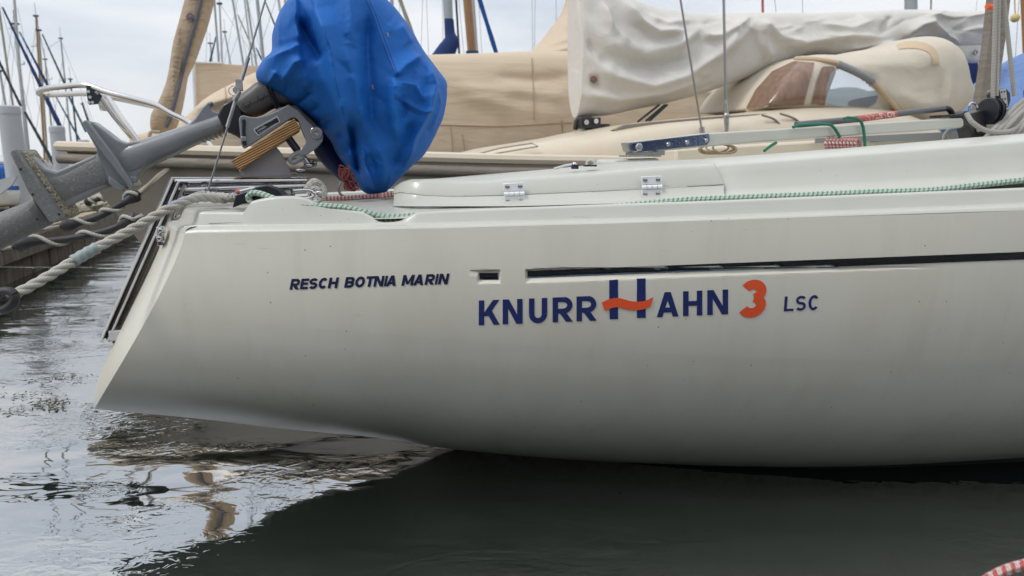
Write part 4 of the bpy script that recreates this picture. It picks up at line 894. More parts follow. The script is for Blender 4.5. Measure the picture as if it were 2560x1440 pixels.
clampo = [(597, 297), (601, 290), (608, 288), (625, 292), (645, 293), (669, 287), (696, 275), (721, 261), (747, 277), (765, 298), (781, 314), (799, 324), (809, 338), (807, 353), (793, 370), (774, 383), (758, 391), (746, 386), (754, 373), (764, 359), (765, 350), (756, 330), (748, 308), (744, 299), (736, 294), (726, 297), (672, 333), (618, 368), (612, 372), (606, 369), (602, 359)]
for nm, o_ in (('clamp_bracket', 0.125), ('clamp_bracket', -0.10)):
    mb = MB(); mb.prism([C1(*q, o_) for q in clampo], NV * -0.024); mk(nm, mb, M['motor'], mo, bevel=0.004, seg=3)
mb = MB(); mb.prism([C1(*q, 0.1275) for q in [(605, 299), (611, 297), (615, 303), (614, 330), (617, 362), (611, 366), (606, 360)]], NV * -0.003); mk('tilt_slot', mb, M['black'], mo, bevel=0.001)
mb = MB(); mb.box(C1(609, 347, 0.129), 0.014, 0.008, 0.013, (AX, NV, UP)); mk('tilt_pin', mb, M['steel2'], mo, bevel=0.002)
mb = MB(); mb.tube(spline([C1(758, 380, 0.113), C1(744, 383, 0.113), C1(729, 392, 0.113), C1(726, 402, 0.113), C1(734, 406, 0.113), C1(748, 399, 0.113), C1(760, 389, 0.113)], 24), 0.0075, 10); mk('clamp_eye', mb, M['motor'], mo)
mb = MB(); mb.lathe(C1(791, 332, 0.125), NV, [(0, 0.018), (0.004, 0.018), (0.006, 0.016), (0.006, 0.009), (0.010, 0.009), (0.010, 0.004), (0.0095, 0.0)], 28); mk('pivot_washer', mb, M['steel2'], mo)
mb = MB(); mb.tube([C1(721, 346, 0.10), C1(745, 378, 0.10)], 0.0115, 14); mk('clamp_thread', mb, M['black'], mo)
mb = MB(); mb.tube([C1(757, 392, 0.10), C1(771, 411, 0.10)], 0.0095, 14); mb.ball(C1(772, 413, 0.10), 0.013, (1.2, 1, 0.7)); mb.tube([C1(748, 426, 0.12), C1(766, 415, 0.105), C1(790, 408, 0.08)], 0.004, 8)
mb.ball(C1(751, 425, 0.12), 0.011, (1.4, 0.6, 0.5)); mb.ball(C1(786, 409, 0.08), 0.010, (0.8, 0.6, 1.0)); mk('clamp_screw', mb, M['steel2'], mo)
mb = MB(); mb.lathe(C1(716, 340, 0.10), (C1(730, 358) - C1(716, 340)), [(0, 0.016), (0.005, 0.018), (0.007, 0.011), (0.007, 0)], 16); mk('clamp_pad', mb, M['black'], mo)
mb = MB(); mb.prism([C1(*q, 0.085) for q in [(660, 290), (700, 268), (740, 262), (800, 318), (790, 345), (765, 345), (748, 300), (735, 292), (700, 302)]], NV * -0.17); mk('swivel_body', mb, M['motor2'], mo, bevel=0.006)
mb = MB(); mb.prism([C1(*q, 0.1265) for q in [(634, 322), (693, 289), (701, 305), (645, 340), (640, 333), (637, 331)]], NV * -0.002); mk('name_plate', mb, M['silver'], mo)
mb = MB(); mb.prism([C1(*q, 0.1275) for q in [(637, 323), (692, 292), (698, 304), (646, 337), (642, 331), (639, 329)]], NV * -0.002); mk('plate_panel', mb, M['plate'], mo)
def plate_text(s, o, xe, h, bold=0.01):
    vs, fs = text_geo(s, bold); vs = fit(vs); ex = (xe[0]-o[0], xe[1]-o[1]); l = math.hypot(*ex); ny = (ex[1]/l, -ex[0]/l); mb_ = MB()
    mb_.add([C1(o[0] + ex[0]*x + ny[0]*h*y, o[1] + ex[1]*x + ny[1]*h*y, 0.1282) for x, y in vs], fs); mk('plate_lettering', mb_, M['silver'], mo, ang=180)
plate_text('BAVJ-1046843', (641, 325), (693, 296), 6.0); plate_text('HONDA', (645, 329.5), (666, 317.5), 4.2, 0.03); plate_text('MADE IN JAPAN', (648, 334.5), (690, 310), 2.6)
# ================================================================ BLUE COVER over the power head
F_ = [([(787, 26), (800, 73), (818, 132), (828, 194), (846, 264), (860, 306), (880, 356)], .034, 9, 42),
      ([(738, -10), (741, 30), (742, 70), (750, 114)], .026, 30, 7), ([(752, 113), (714, 131), (655, 156)], .020, 8, 22),
      ([(745, 42), (776, 97), (811, 149)], -.022, 22, 9), ([(915, -30), (932, 38), (953, 97), (971, 146), (990, 187)], .005, 7, 7),
      ([(981, 195), (978, 264), (979, 323), (991, 350)], .026, 7, 28), ([(922, 35), (924, 174), (931, 295), (950, 322)], -.018, 22, 16),
      ([(1062, 145), (1084, 215), (1068, 278), (1033, 347), (1012, 420)], .026, 26, 12), ([(981, 196), (1012, 165), (1052, 140)], .016, 10, 20),
      ([(995, 208), (1037, 215), (1057, 257)], .012, 12, 10), ([(903, 362), (912, 417), (932, 475)], .028, 40, 7), ([(872, 300), (886, 345), (894, 390), (900, 440)], -.050, 14, 14),
      ([(738, 267), (770, 232), (776, 222)], -.018, 9, 9), ([(700, 245), (722, 215)], -.010, 8, 8), ([(668, 215), (690, 180)], .012, 8, 8), ([(762, 290), (800, 262)], -.014, 8, 8), ([(800, 318), (826, 296)], -.012, 7, 7), ([(830, 352), (858, 330)], -.012, 7, 7),
      ([(850, 395), (872, 372)], -.010, 7, 7), ([(705, 205), (735, 160), (760, 150)], .014, 18, 14), ([(700, 20), (695, 80), (700, 120)], .012, 10, 14), ([(984, 236), (1020, 262), (1056, 282), (1085, 279)], .005, 6, 6), ([(860, 120), (885, 210), (905, 300), (900, 345)], .012, 22, 26),
      ([(1000, 240), (1012, 275), (1000, 300)], -.012, 10, 10), ([(1030, 300), (1020, 340), (985, 420)], -.016, 16, 16), ([(870, -20), (880, 60), (868, 120)], .010, 16, 22), ([(1000, 60), (1030, 110)], .010, 14, 14), ([(940, 360), (960, 420), (955, 470)], .014, 16, 16), ([(1090, 225), (1100, 260), (1080, 320)], .010, 10, 8)]
rnd = random.Random(21)
for k in range(46):
    x = rnd.uniform(700, 1080); y = rnd.uniform(20, 440); l = rnd.uniform(18, 60); a_ = rnd.uniform(0.6, 2.2); F_.append(([(x, y), (x + l*.5*math.cos(a_) + 3, y + l*.5*math.sin(a_)), (x + l*math.cos(a_), y + l*math.sin(a_))], rnd.choice([-1, 1])*rnd.uniform(.0015, .0045), rnd.uniform(3, 7), rnd.uniform(3, 9)))
F_ = [(p, a*2.2, l, r) for p, a, l, r in F_]
rows = [((810, -160), (880, -160), .03), ((765, -115), (915, -110), .12), ((742, -60), (933, -60), .17), ((721, 0), (955, 0), .20), ((697, 40), (990, 38), .215), ((681, 87), (1025, 86), .225), ((678, 132), (1052, 132), .23), ((656, 156), (1070, 156), .23), ((640, 186), (1092, 184), .23), ((650, 211), (1110, 208), .23), ((676, 226), (1112, 230), .23),
        ((712, 250), (1111, 250), .225), ((738, 268), (1107, 276), .22), ((762, 288), (1101, 299), .215), ((794, 313), (1090, 325), .20), ((826, 352), (1070, 365), .185), ((842, 384), (1052, 392), .17), ((862, 412), (1026, 415), .15), ((880, 436), (1004, 438), .13), ((893, 458), (982, 460), .10), ((910, 480), (963, 480), .065), ((940, 492), (953, 492), .02)]
bc = thing('motor_cover', 'blue nylon cover draped over the head of the outboard motor with red drawcord', 'motor cover', C1(940, 480))
mb = MB(); mb.pillow(rows, C1, 380, 300, 0.85, F_, fexp=1.15, smooth=1); mk('cover_cloth', mb, M['blue'], bc, ang=180)
mb = MB(); mb.pillow([((770, 300), (880, 300), .02), ((780, 345), (890, 345), .05), ((786, 382), (900, 380), .06), ((812, 416), (905, 415), .06), ((845, 447), (910, 446), .05), ((868, 462), (915, 470), .03)], lambda x, y, o=0: C1(x, y, o - 0.10), 40, 40, 0.8, [([(800, 350), (830, 400), (860, 440)], .02, 10, 14)]); mk('shaded_cover_inside', mb, M['blue_shaded'], bc, ang=180)  # far hem seen inside the cover, its shade put into a darker blue
def on_cover(px, py, lift=0.003): 
    d = ray(px, py).normalized(); h = CV.ray_cast(Vector((0, 0, EYE)), d); return None if h[0] is None else h[0] - d * lift
ccl = bpy.data.objects['cover_cloth']; CV = BVHTree.FromPolygons([tuple(v.co + ORI['cover_cloth']) for v in ccl.data.vertices], [tuple(p.vertices) for p in ccl.data.polygons])
mb = MB()
def stitch_line(pts, step=5):
    tot = []; 
    for a, b_ in zip(pts, pts[1:]):
        n_ = max(2, int(math.hypot(b_[0]-a[0], b_[1]-a[1]) / 2)); tot += [(lerp(a[0], b_[0], k/n_), lerp(a[1], b_[1], k/n_)) for k in range(n_)]
    for k in range(0, len(tot) - 2, 3):
        p = [on_cover(*tot[k + j], 0.0006) for j in range(3)]
        if all(q is not None for q in p): mb.tube(p, 0.0011, 5)
stitch_line([(915, 0), (932, 38), (953, 97), (971, 146), (988, 187)]); stitch_line([(922, -4), (939, 36), (960, 95), (978, 144), (994, 184)]); stitch_line([(984, 238), (1020, 264), (1056, 284), (1085, 281)]); stitch_line([(986, 244), (1020, 270), (1054, 290)])
mk('seam_stitching', mb, M['stitch'], bc)
mb = MB()
for x, y in ((969, 87), (931, 217)):
    p, q = on_cover(x, y - 5, 0.001), on_cover(x + 2, y + 6, 0.001); mb.tube([p, (p + q)/2 - Vector((0, 0.002, 0)), q], 0.0022, 6)
mk('cord_loop', mb, M['rope2'], bc)
mb = MB(); rnd = random.Random(3)
for k in range(26):
    cx, cy = (861, 430) if k < 9 else ((869, 448) if k < 16 else (878, 468)); cx += rnd.uniform(-9, 9); cy += rnd.uniform(-8, 9)
    a = rnd.uniform(0, 6.28); r = rnd.uniform(0.008, 0.017); p = C1(cx, cy, 0.17 + rnd.uniform(-0.02, 0.035)); d1 = AX*math.cos(a) + UP*math.sin(a); d2 = (-AX*math.sin(a) + UP*math.cos(a))*0.5 + NV*rnd.uniform(-.5, .5)
    mb.tube([p + d1*r*math.cos(t_) + d2*r*math.sin(t_) for t_ in np.linspace(0, 6.28, 16)], 0.0024, 6)
mk('drawcord', mb, M['redcord'], bc)
mb = MB(); mb.tube(spline([C1(852, 455, 0.12), C1(846, 470, 0.12), C1(852, 486, 0.12), C1(872, 496, 0.12), C1(900, 496, 0.12)], 24), 0.0035, 8); mk('hem_wire', mb, M['wire'], bc)
# ================================================================ WATER
w = MB()
xs_ = [-3000, -400, -60, -12, 0, 12, 60, 400, 3000]; ys_ = [-200, -30, -4, 3, 12, 60, 400, 3000, 9000]
w.grid([[Vector((x, y, 0)) for x in xs_] for y in ys_])
WA = mat('lake_water', (0.010, 0.017, 0.013), 0.0, ior=7.0); t, b, N, K = nodes(WA); g = N('ShaderNodeNewGeometry')
def wave(scale, dist, strength, prev, sx=(1, 1, 1), rot=0, detail=3):
    mp_ = N('ShaderNodeMapping'); mp_.inputs['Scale'].default_value = sx; mp_.inputs['Rotation'].default_value = (0, 0, rot); K(g.outputs['Position'], mp_.inputs['Vector'])
    n = N('ShaderNodeTexNoise'); n.inputs['Scale'].default_value = scale; n.inputs['Detail'].default_value = detail; n.inputs['Roughness'].default_value = 0.5; n.inputs['Distortion'].default_value = 0.6; K(mp_.outputs[0], n.inputs['Vector'])
    bu = N('ShaderNodeBump'); bu.inputs['Distance'].default_value = dist; bu.inputs['Strength'].default_value = strength; K(n.outputs['Fac'], bu.inputs['Height'])
    if prev: K(prev, bu.inputs['Normal'])
    return bu.outputs[0]
def masked(scale, dist, prev, sx, rot, detail, mscale, lo, hi):
    mp_ = N('ShaderNodeMapping'); mp_.inputs['Scale'].default_value = sx; mp_.inputs['Rotation'].default_value = (0, 0, rot); K(g.outputs['Position'], mp_.inputs['Vector'])
    n = N('ShaderNodeTexNoise'); n.inputs['Scale'].default_value = scale; n.inputs['Detail'].default_value = detail; n.inputs['Roughness'].default_value = 0.5; n.inputs['Distortion'].default_value = 0.8; K(mp_.outputs[0], n.inputs['Vector'])
    q = N('ShaderNodeTexNoise'); q.inputs['Scale'].default_value = mscale; q.inputs['Detail'].default_value = 2; K(mp_.outputs[0], q.inputs['Vector'])
    r = N('ShaderNodeMapRange'); r.inputs['From Min'].default_value = lo; r.inputs['From Max'].default_value = hi; K(q.outputs['Fac'], r.inputs['Value'])
    bu = N('ShaderNodeBump'); bu.inputs['Distance'].default_value = dist; K(mathn(N, K, 'MULTIPLY', n.outputs['Fac'], r.outputs[0]), bu.inputs['Height'])
    if prev: K(prev, bu.inputs['Normal'])
    return bu.outputs[0]
w1 = wave(1.6, 0.011, 1.0, None, (0.5, 1.5, 1), R(18), 1.5); w2 = masked(6.5, 0.0055, w1, (0.65, 1.4, 1), R(26), 2, 1.3, 0.45, 0.64); w3 = masked(22.0, 0.0024, w2, (0.85, 1.25, 1), R(30), 2, 1.5, 0.46, 0.60)
K(w3, b.inputs['Normal'])
o = mk('water', w, WA, loc=(0, 0, 0)); o['kind'] = 'structure'
wd = MB(); rnd = random.Random(5)
for k in range(260):
    cl = rnd.choice([(140, 1000, 30, 8), (110, 1010, 40, 8), (170, 945, 45, 12), (60, 985, 60, 14), (140, 1020, 25, 6), (20, 1030, 40, 10)])
    q = ray(cl[0] + rnd.gauss(0, cl[2]*.6), cl[1] + rnd.gauss(0, cl[3]*.6)); p = Vector((0, 0, EYE)) + q * (-(EYE - 0.003) / q.z)
    a = rnd.uniform(0, 6.28); l = rnd.uniform(0.004, 0.014); d = Vector((math.cos(a), math.sin(a), 0)); e = Vector((-d.y, d.x, 0))
    wd.add([p - d*l, p + e*l*0.3 + Vector((0, 0, 0.004)), p + d*l + Vector((0, 0, rnd.uniform(0, 0.008))), p - e*l*0.3 + Vector((0, 0, 0.003))], [(0, 1, 2, 3)])
o = mk('water_weed', wd, M['weed'], ang=180, loc=(0, 0, 0)); tagp(o, 'yellow green weed floating off the stern', 'water weed', kind='stuff')
# bottom right: a blurred rope close to the viewer
m = MB(); m.tube(spline([P(2430, 1475, 0.9), P(2500, 1432, 0.9), P(2560, 1412, 0.9), P(2700, 1380, 0.9)], 30), 0.0075, 10); single('near_rope', m, 'redwhite', 'red and white rope close to the viewer at the lower right corner', 'rope')
# ================================================================ JETTY, ITS ROPES AND PILES
J0 = Vector((-4.05, 5.7, 0)); JD = Vector((-math.sin(ANG), math.cos(ANG), 0)); JN = Vector((math.cos(ANG), math.sin(ANG), 0))   # JN points at the boats
JZ = 0.36
jt = thing('jetty', 'weathered wooden jetty with pale deck boards and grey planked side', 'jetty', J0 + JN * -1.2)
def jp(a, n, z): return J0 + JD * a + JN * n + Vector((0, 0, z))
mb = MB()
a = -3.2; rnd = random.Random(2)
while a < 30:
    wv = 0.24 + rnd.uniform(-0.02, 0.02); mb.box(jp(a + wv/2, -0.03 + rnd.uniform(-.006, .006), 0.06), wv - 0.012, 0.04, 0.42, (JD, JN, UP)); a += wv
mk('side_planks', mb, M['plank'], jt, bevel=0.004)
mb = MB(); mb.box(jp(13.5, 0.015, JZ - 0.10), 33.5, 0.06, 0.17, (JD, JN, UP)); mk('side_beam', mb, M['plank'], jt, bevel=0.008)
mb = MB(); a = -3.2
while a < 30:
    mb.box(jp(a + 0.07, -1.2, JZ + rnd.uniform(0, 0.004)), 0.132, 2.45, 0.035, (JD, JN, UP)); a += 0.142
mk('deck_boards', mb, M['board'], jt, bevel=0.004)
m = MB()
for k in range(60):
    p = [P(-5 + 6.6*k, 668 + 0.6*math.sin(k*0.12), 4.3), P(-5 + 6.6*k + 4.6, 668.5, 4.3)]; m.tube(p, 0.0055 if k % 2 else 0.0035, 6)
    m.tube([p[0], p[1]], 0.0022, 5)
m.tube([P(-200, 667, 4.3), P(400, 669, 4.3)], 0.0022, 6)
single('mooring_chain', m, 'darkfit', 'thin dark chain stretched low along the jetty side', 'chain')
pil = thing('mooring_pile', 'tall pale grey mooring pile at the far left, nearest of the three', 'mooring pile', Vector((P(40, 420, 8.8).x, 8.8, -0.5)), 'pale grey mooring piles beyond the jetty')
def pile_geo(root, r, h):
    c = ORI[root.name]
    mb_ = MB(); mb_.lathe(c, UP, [(0, r), (h, r), (h + 0.001, 0.0)], 24); mk('shaft', mb_, M['pile'], root)
    mb_ = MB(); mb_.lathe(c + UP * (h - 0.08), UP, [(0, r + 0.006), (0.05, r + 0.006), (0.085, r + 0.002), (0.10, r*0.8), (0.10, 0)], 24); mk('cap', mb_, M['pile'], root)
pile_geo(pil, 0.115, 0.5 + P(40, 268, 8.8).z)
for x, y, Y, lab in ((153, 318, 11.5, 'mooring pile in the middle, its flat cap just below the steel pulpit'), (216, 352, 15.5, 'small far mooring pile partly behind the grey motor leg')):
    r_ = thing('mooring_pile', 'pale grey ' + lab, 'mooring pile', Vector((P(x, 420, Y).x, Y, -0.5)), 'pale grey mooring piles beyond the jetty'); pile_geo(r_, 0.105, 0.5 + P(x, y, Y).z)
def snubber(pts, r, label, Y):
    root = thing('mooring_snubber', label, 'mooring snubber', P(pts[2][0], pts[2][1], Y[2]), 'black rubber mooring snubbers over the jetty edge')
    path = spline([P(q[0], q[1], y) for q, y in zip(pts, Y)], 60); n_ = len(path)
    rad = []
    for k in range(n_):
        s = k / (n_ - 1); e = min(s, 1 - s)
        rad.append(r * (0.30 + 0.95*min(1, e/0.05) if e < 0.05 else (1.75 - 0.75 * min(1, max(0, (e - 0.10) / 0.10)) if e > 0.05 else 1)) * (0.92 if 0.2 < s < 0.8 else 1))
    mb_ = MB(); mb_.tube(path, rad, 16); mk('rubber_body', mb_, M['rubber'], root)
    mb_ = MB(); hel = []
    fr = mb_.frames(path); turns = 3.0
    for k in range(360):
        s = 0.06 + 0.88 * k / 359; i = s * (n_ - 1); i0_ = int(i); f = i - i0_; p = path[i0_].lerp(path[min(i0_ + 1, n_ - 1)], f); t_, a_, c_ = fr[i0_]
        th_ = 2*math.pi*turns*s + 1.2; rr = lerp(rad[i0_], rad[min(i0_+1, n_-1)], f) + r*0.35
        hel.append(p + (a_*math.cos(th_) + c_*math.sin(th_)) * rr)
    ln = [path[0] + (path[0] - path[4]) * 3.5] + [path[0]] + hel
    if Y[-1] < 3.9: ln.append(path[-1])
    mb_.twist(ln, r * 0.52, r*2.4, 3, 6); mk('wrapped_rope', mb_, M['rope'], root, ang=180)
snubber([(28, 620), (70, 606), (110, 604), (180, 596), (270, 576), (356, 538)], 0.018, 'long black rubber snubber wound with white rope, nearest the water', [3.3, 3.32, 3.35, 3.38, 3.42, 3.45])
snubber([(148, 566), (185, 560), (250, 540), (300, 512), (325, 498), (352, 481)], 0.022, 'black rubber snubber on the rope to the beige boat, above the nearest one', [4.3, 4.32, 4.36, 4.4, 4.44, 4.48])
snubber([(214, 506), (232, 502), (255, 496), (278, 488)], 0.022, 'small far black snubber under the motor leg', [6.6, 6.6, 6.65, 6.7])
m = MB(); m.twist([P(350, 482, 4.48), P(400, 440, 4.55), P(470, 385, 4.65)], 0.019, 0.09, 3, 7); single('bow_line', m, 'rope2', 'weathered white rope rising from the upper snubber to the beige bow', 'mooring line')
m = MB(); m.twist(spline([P(-20, 625, 3.25), P(10, 622, 3.28), P(30, 620, 3.3)], 10), 0.011, 0.05, 3, 7)
m.twist(spline([P(-200, 640, 3.2), P(-20, 625, 3.25)], 8), 0.011, 0.05, 3, 7); single('jetty_line', m, 'rope2', 'white rope from the lower snubber off to the left edge', 'mooring line')
m = MB()
for k in range(4):
    m.twist(spline([P(150 + 10*k, 505 + 9*k, 7.2 - 0.2*k), P(215 + 6*k, 516 + 3*k, 7.1), P(280, 505 + 8*k, 7.0), P(300, 498 + 6*k, 6.9)], 14), 0.018, 0.09, 3, 6, phase=k)
single('rope_tangle', m, 'rope2', 'tangle of weathered ropes lying on the jetty boards', 'rope tangle')
# ================================================================ CREAM BOAT behind (bow to the left)
b2 = thing('cream_sailboat', 'cream cabin sailboat moored bow to the jetty with beige sprayhood', 'sailboat', Vector((0.6, 5.9, 0)))
def w2(u, v, z): return O2 + AX*u + NV*v + Vector((0, 0, z))
BEAM2 = [(0, 0.03), (0.5, 0.40), (1.2, 0.78), (2.2, 1.12), (3.4, 1.30), (5.0, 1.34), (7.0, 1.2), (8.6, 0.95)]
SHE2 = [(0, 1.055), (0.7, 1.03), (1.5, 1.005), (3, 0.965), (5, 0.95), (8.6, 0.97)]
us2 = list(np.linspace(0, 0.6, 8)) + list(np.linspace(0.8, 8.6, 36)); rows = []
for u in us2:
    bb = smooth_interp(u, BEAM2); zz = smooth_interp(u, SHE2); r_ = []
    for q in np.linspace(1, -1, 41):
        th_ = abs(q); v = bb * (math.sin(th_*math.pi/2) ** 0.55) * (1 if q > 0 else -1) if th_ > 0 else 0
        z = zz - (zz + 0.45 * min(1, 0.2 + u/2)) * (math.cos(th_*math.pi/2) ** 0.9)
        rake = 0.95 * max(0, 1 - u/2.2) * ((zz - z) / 1.5)
        r_.append(w2(u + rake, v, z))
    rows.append(r_)
mb = MB(); mb.grid(rows); mb.f.append(list(range(len(mb.v) - 41, len(mb.v)))); mk('hull', mb, M['bhull'], b2)
mb = MB(); mb.grid([[w2(u, smooth_interp(u, BEAM2)*q, smooth_interp(u, SHE2) + 0.0 + 0.05*(1 - q*q)) for q in np.linspace(1, -1, 11)] for u in us2]); mk('deck', mb, M['cream'], b2)
mb = MB(); mb.tube([w2(u - 0.03, smooth_interp(u, BEAM2) + 0.012, smooth_interp(u, SHE2) - 0.055) for u in us2], 0.034, 10, flat=1.0); mk('rubbing_strake', mb, M['wood'], b2)
mb = MB()
for u in us2: pass
ra = [w2(u - 0.04, smooth_interp(u, BEAM2) - 0.005, smooth_interp(u, SHE2) + 0.025) for u in us2]
mb.tube(ra, 0.034, 8); mk('toe_rail', mb, M['cream'], b2)
# cabin trunk
rows = [((1150, 470), (1158, 425), .55), ((1163, 470), (1172, 398), .72), ((1185, 470), (1195, 380), .80), ((1240, 470), (1248, 366), .86), ((1330, 470), (1340, 352), .92), ((1430, 470), (1436, 336), .96), ((1480, 470), (1482, 326), .98), ((1600, 470), (1600, 306), .98), ((1800, 470), (1800, 288), .98), ((1960, 470), (1960, 272), .98), ((2130, 470), (2130, 272), .98), ((2215, 470), (2222, 296), .96), ((2262, 470), (2270, 325), .9)]
mb = MB(); mb.pillow([((a[0], 520), b_, w_*0.5) for a, b_, w_ in rows], lambda x, y, o=0: C2(x, y, o + 0.45), 48, 70, 0.5, back=2.6); mk('cabin_trunk', mb, M['cream'], b2, ang=50)
mb = MB(); mb.tube([C2(x, y, 0.88) for x, y in ((1166, 412), (1190, 386), (1250, 370), (1330, 358), (1345, 366), (1250, 382), (1195, 392))], 0.006, 6); mk('trunk_seam', mb, M['rope2'], b2)
hr = MB()
hr.prism([C2(*q, 0.80) for q in [(1530, 326), (1566, 311), (1636, 304), (1775, 292), (1885, 285), (2000, 281), (2040, 283), (2050, 289), (2010, 291), (1985, 287), (1960, 289), (1920, 293), (1850, 296), (1812, 300), (1806, 306), (1785, 307), (1776, 301), (1714, 304), (1705, 313), (1672, 316), (1664, 311), (1600, 318), (1572, 326)]], NV * -0.05); mk('hand_rail', hr, M['wood'], b2, bevel=0.008)
mb = MB()
for q in ([(1905, 288), (1935, 298), (1955, 318)], [(1950, 284), (1985, 296), (2010, 316)]): mb.tube(spline([C2(*k, 0.9) for k in q], 10), 0.008, 6)
mk('deck_lines', mb, M['wood'], b2)
# mast step fittings
mb = MB(); mb.box(C2(1470, 308, 0.15), 0.17, 0.12, 0.085, (AX, NV, UP)); mb.box(C2(1500, 315, 0.15), 0.14, 0.08, 0.03, (AX, NV, UP)); mb.tube([C2(1441, 300, 0.12), C2(1438, 325, 0.12)], 0.02, 8); mb.box(C2(1540, 318, 0.2), 0.2, 0.05, 0.02, (AX, NV, UP)); mk('mast_step', mb, M['darkfit'], b2, bevel=0.006)
for x, y in ((1464, 306), (1488, 303)): mb = MB(); mb.lathe(C2(x, y, 0.215), NV, [(0, 0.022), (0.02, 0.02), (0.02, 0)], 12); mk('step_bolt', mb, M['steel'], b2)
mb = MB(); mb.tube([C2(1465, 330, 0), C2(1432, -700, 0)], 0.055, 16); mk('mast', mb, M['mast_alu'], b2)
mb = MB(); mb.tube(spline([C2(1480, 120, 0), C2(1700, 100, 0), C2(2200, 85, 0), C2(2470, 80, 0)], 20), 0.05, 12); mk('boom', mb, M['mast_pale'], b2)
mb = MB()
for a, b_ in (((1662, 262), (1615, 302)), ((1668, 262), (1622, 304)), ((1648, 262), (1595, 304))): mb.tube([C2(*a, 0.2), C2(*b_, 0.3)], 0.009, 6)
mk('halyard', mb, M['slate'], b2)
# shrouds in front
for nm, a, b_, o_ in (('shroud', (1600, -620), (1754, 322), 0.95), ('shroud', (1797, -620), (1815, 280), 0.95)):
    mb = MB(); mb.tube([C2(*a, o_), C2(*b_, o_)], 0.0075 if a[0] < 1750 else 0.0095, 8); mk(nm, mb, M['wire'], b2)
mb = MB(); mb.tube([C2(1754, 318, 0.95), C2(1757, 336, 0.95)], 0.018, 10); mk('shroud_tensioner', mb, M['steel2'], b2); mb = MB(); mb.tube([C2(1815, 250, 0.95), C2(1816, 298, 0.95), C2(1817, 330, 0.95)], [0.014, 0.02, 0.012], 10); mb.ball(C2(1816, 290, 0.95), 0.03, (0.8, 0.8, 1)); mk('shroud_tensioner', mb, M['steel2'], b2)
# pulpit at the bow
PR = 0.0185
tops = [C2(395, 265, 0.45), C2(330, 246, 0.40), C2(270, 231, 0.34), C2(215, 213, 0.27), C2(160, 216, 0.18), C2(118, 221, 0.10), C2(97, 229, 0.0), C2(105, 236, -0.10), C2(150, 236, -0.18), C2(215, 234, -0.27), C2(275, 243, -0.33), C2(395, 268, -0.42)]
pu = MB(); pu.tube(spline([C2(430, 285, 0.47), C2(470, 305, 0.49), C2(510, 345, 0.52), C2(545, 392, 0.55)][::-1] + tops, 90), PR, 12); mk('pulpit_rail', pu, M['steel'], b2)
pu = MB(); pu.tube([C2(240, 226, 0.30), C2(285, 290, 0.25), C2(336, 352, 0.18), C2(352, 395, 0.15)], PR * 0.95, 12); pu.tube([C2(270, 243, -0.28), C2(300, 290, -0.22), C2(345, 350, -0.15), C2(356, 395, -0.12)], PR * 0.95, 12); mk('pulpit_post', pu, M['steel'], b2)
pu = MB(); pu.prism([C2(*q, 0.31) for q in [(215, 214), (232, 214), (255, 240), (245, 260), (222, 262), (218, 245)]], NV * -0.012); mk('lamp_bracket', pu, M['slate'], b2)
pu = MB(); pu.prism([C2(*q, -0.27) for q in [(248, 246), (262, 250), (276, 268), (270, 278), (250, 276), (246, 262)]], NV * -0.012); mk('lamp_bracket', pu, M['alu'], b2)
for x, y, o_ in ((225, 243, .315), (222, 256, .315), (231, 256, .315), (221, 229, .315), (256, 261, -.265), (254, 273, -.265)): mb = MB(); mb.lathe(C2(x, y, o_), NV, [(0, 0.009), (0.002, 0.009), (0.002, 0)], 12); mk('bracket_hole', mb, M['white'], b2)
mb = MB(); mb.tube(spline([C2(455, 395, 0.5), C2(480, 378, 0.5), C2(530, 390, 0.5), C2(575, 384, 0.5), C2(610, 372, 0.5)], 30), 0.026, 8); mb.twist(spline([C2(460, 393, 0.52), C2(490, 383, 0.52), C2(560, 392, 0.5), C2(620, 365, 0.4)], 30), 0.022, 0.12, 3, 6); mk('coiled_line', mb, M['rope2'], b2, ang=180)
# sprayhood
hood = MB(); hood.pillow([((1862, 274), (1866, 266), 0.28), ((1890, 282), (1905, 205), 0.31), ((1940, 286), (1955, 162), 0.34), ((1990, 290), (1998, 143), 0.36), ((2040, 295), (2060, 142), 0.38), ((2100, 302), (2115, 132), 0.40), ((2160, 312), (2178, 122), 0.42), ((2210, 320), (2234, 104), 0.44), ((2243, 322), (2270, 98), 0.45), ((2278, 318), (2294, 106), 0.45), ((2301, 305), (2312, 128), 0.44), ((2322, 290), (2323, 180), 0.42), ((2339, 255), (2336, 222), 0.40)], lambda x, y, o=0: C2(x, y, o + 0.42), 90, 120, 0.6,
    [([(2250, 104), (2330, 150), (2372, 220), (2360, 300)], .03, 10, 10), ([(2190, 240), (2260, 290), (2330, 300)], -.05, 14, 14), ([(2100, 160), (2180, 190), (2230, 260), (2270, 300)], .035, 12, 22), ([(2130, 160), (2250, 165), (2340, 160)], .02, 14, 20), ([(2240, 230), (2300, 265), (2350, 260)], .03, 14, 14)], back=2.6, fexp=1.3, smooth=1)
mk('sprayhood', hood, M['hood'], b2, ang=180)
ho = bpy.data.objects['sprayhood']; HB = BVHTree.FromPolygons([tuple(v.co + ORI['sprayhood']) for v in ho.data.vertices], [tuple(p.vertices) for p in ho.data.polygons])
def on_b(bv, x, y, lift):
    d = ray(x, y).normalized(); h = bv.ray_cast(Vector((0, 0, EYE)), d)
    return None if h[0] is None else h[0] - d * lift
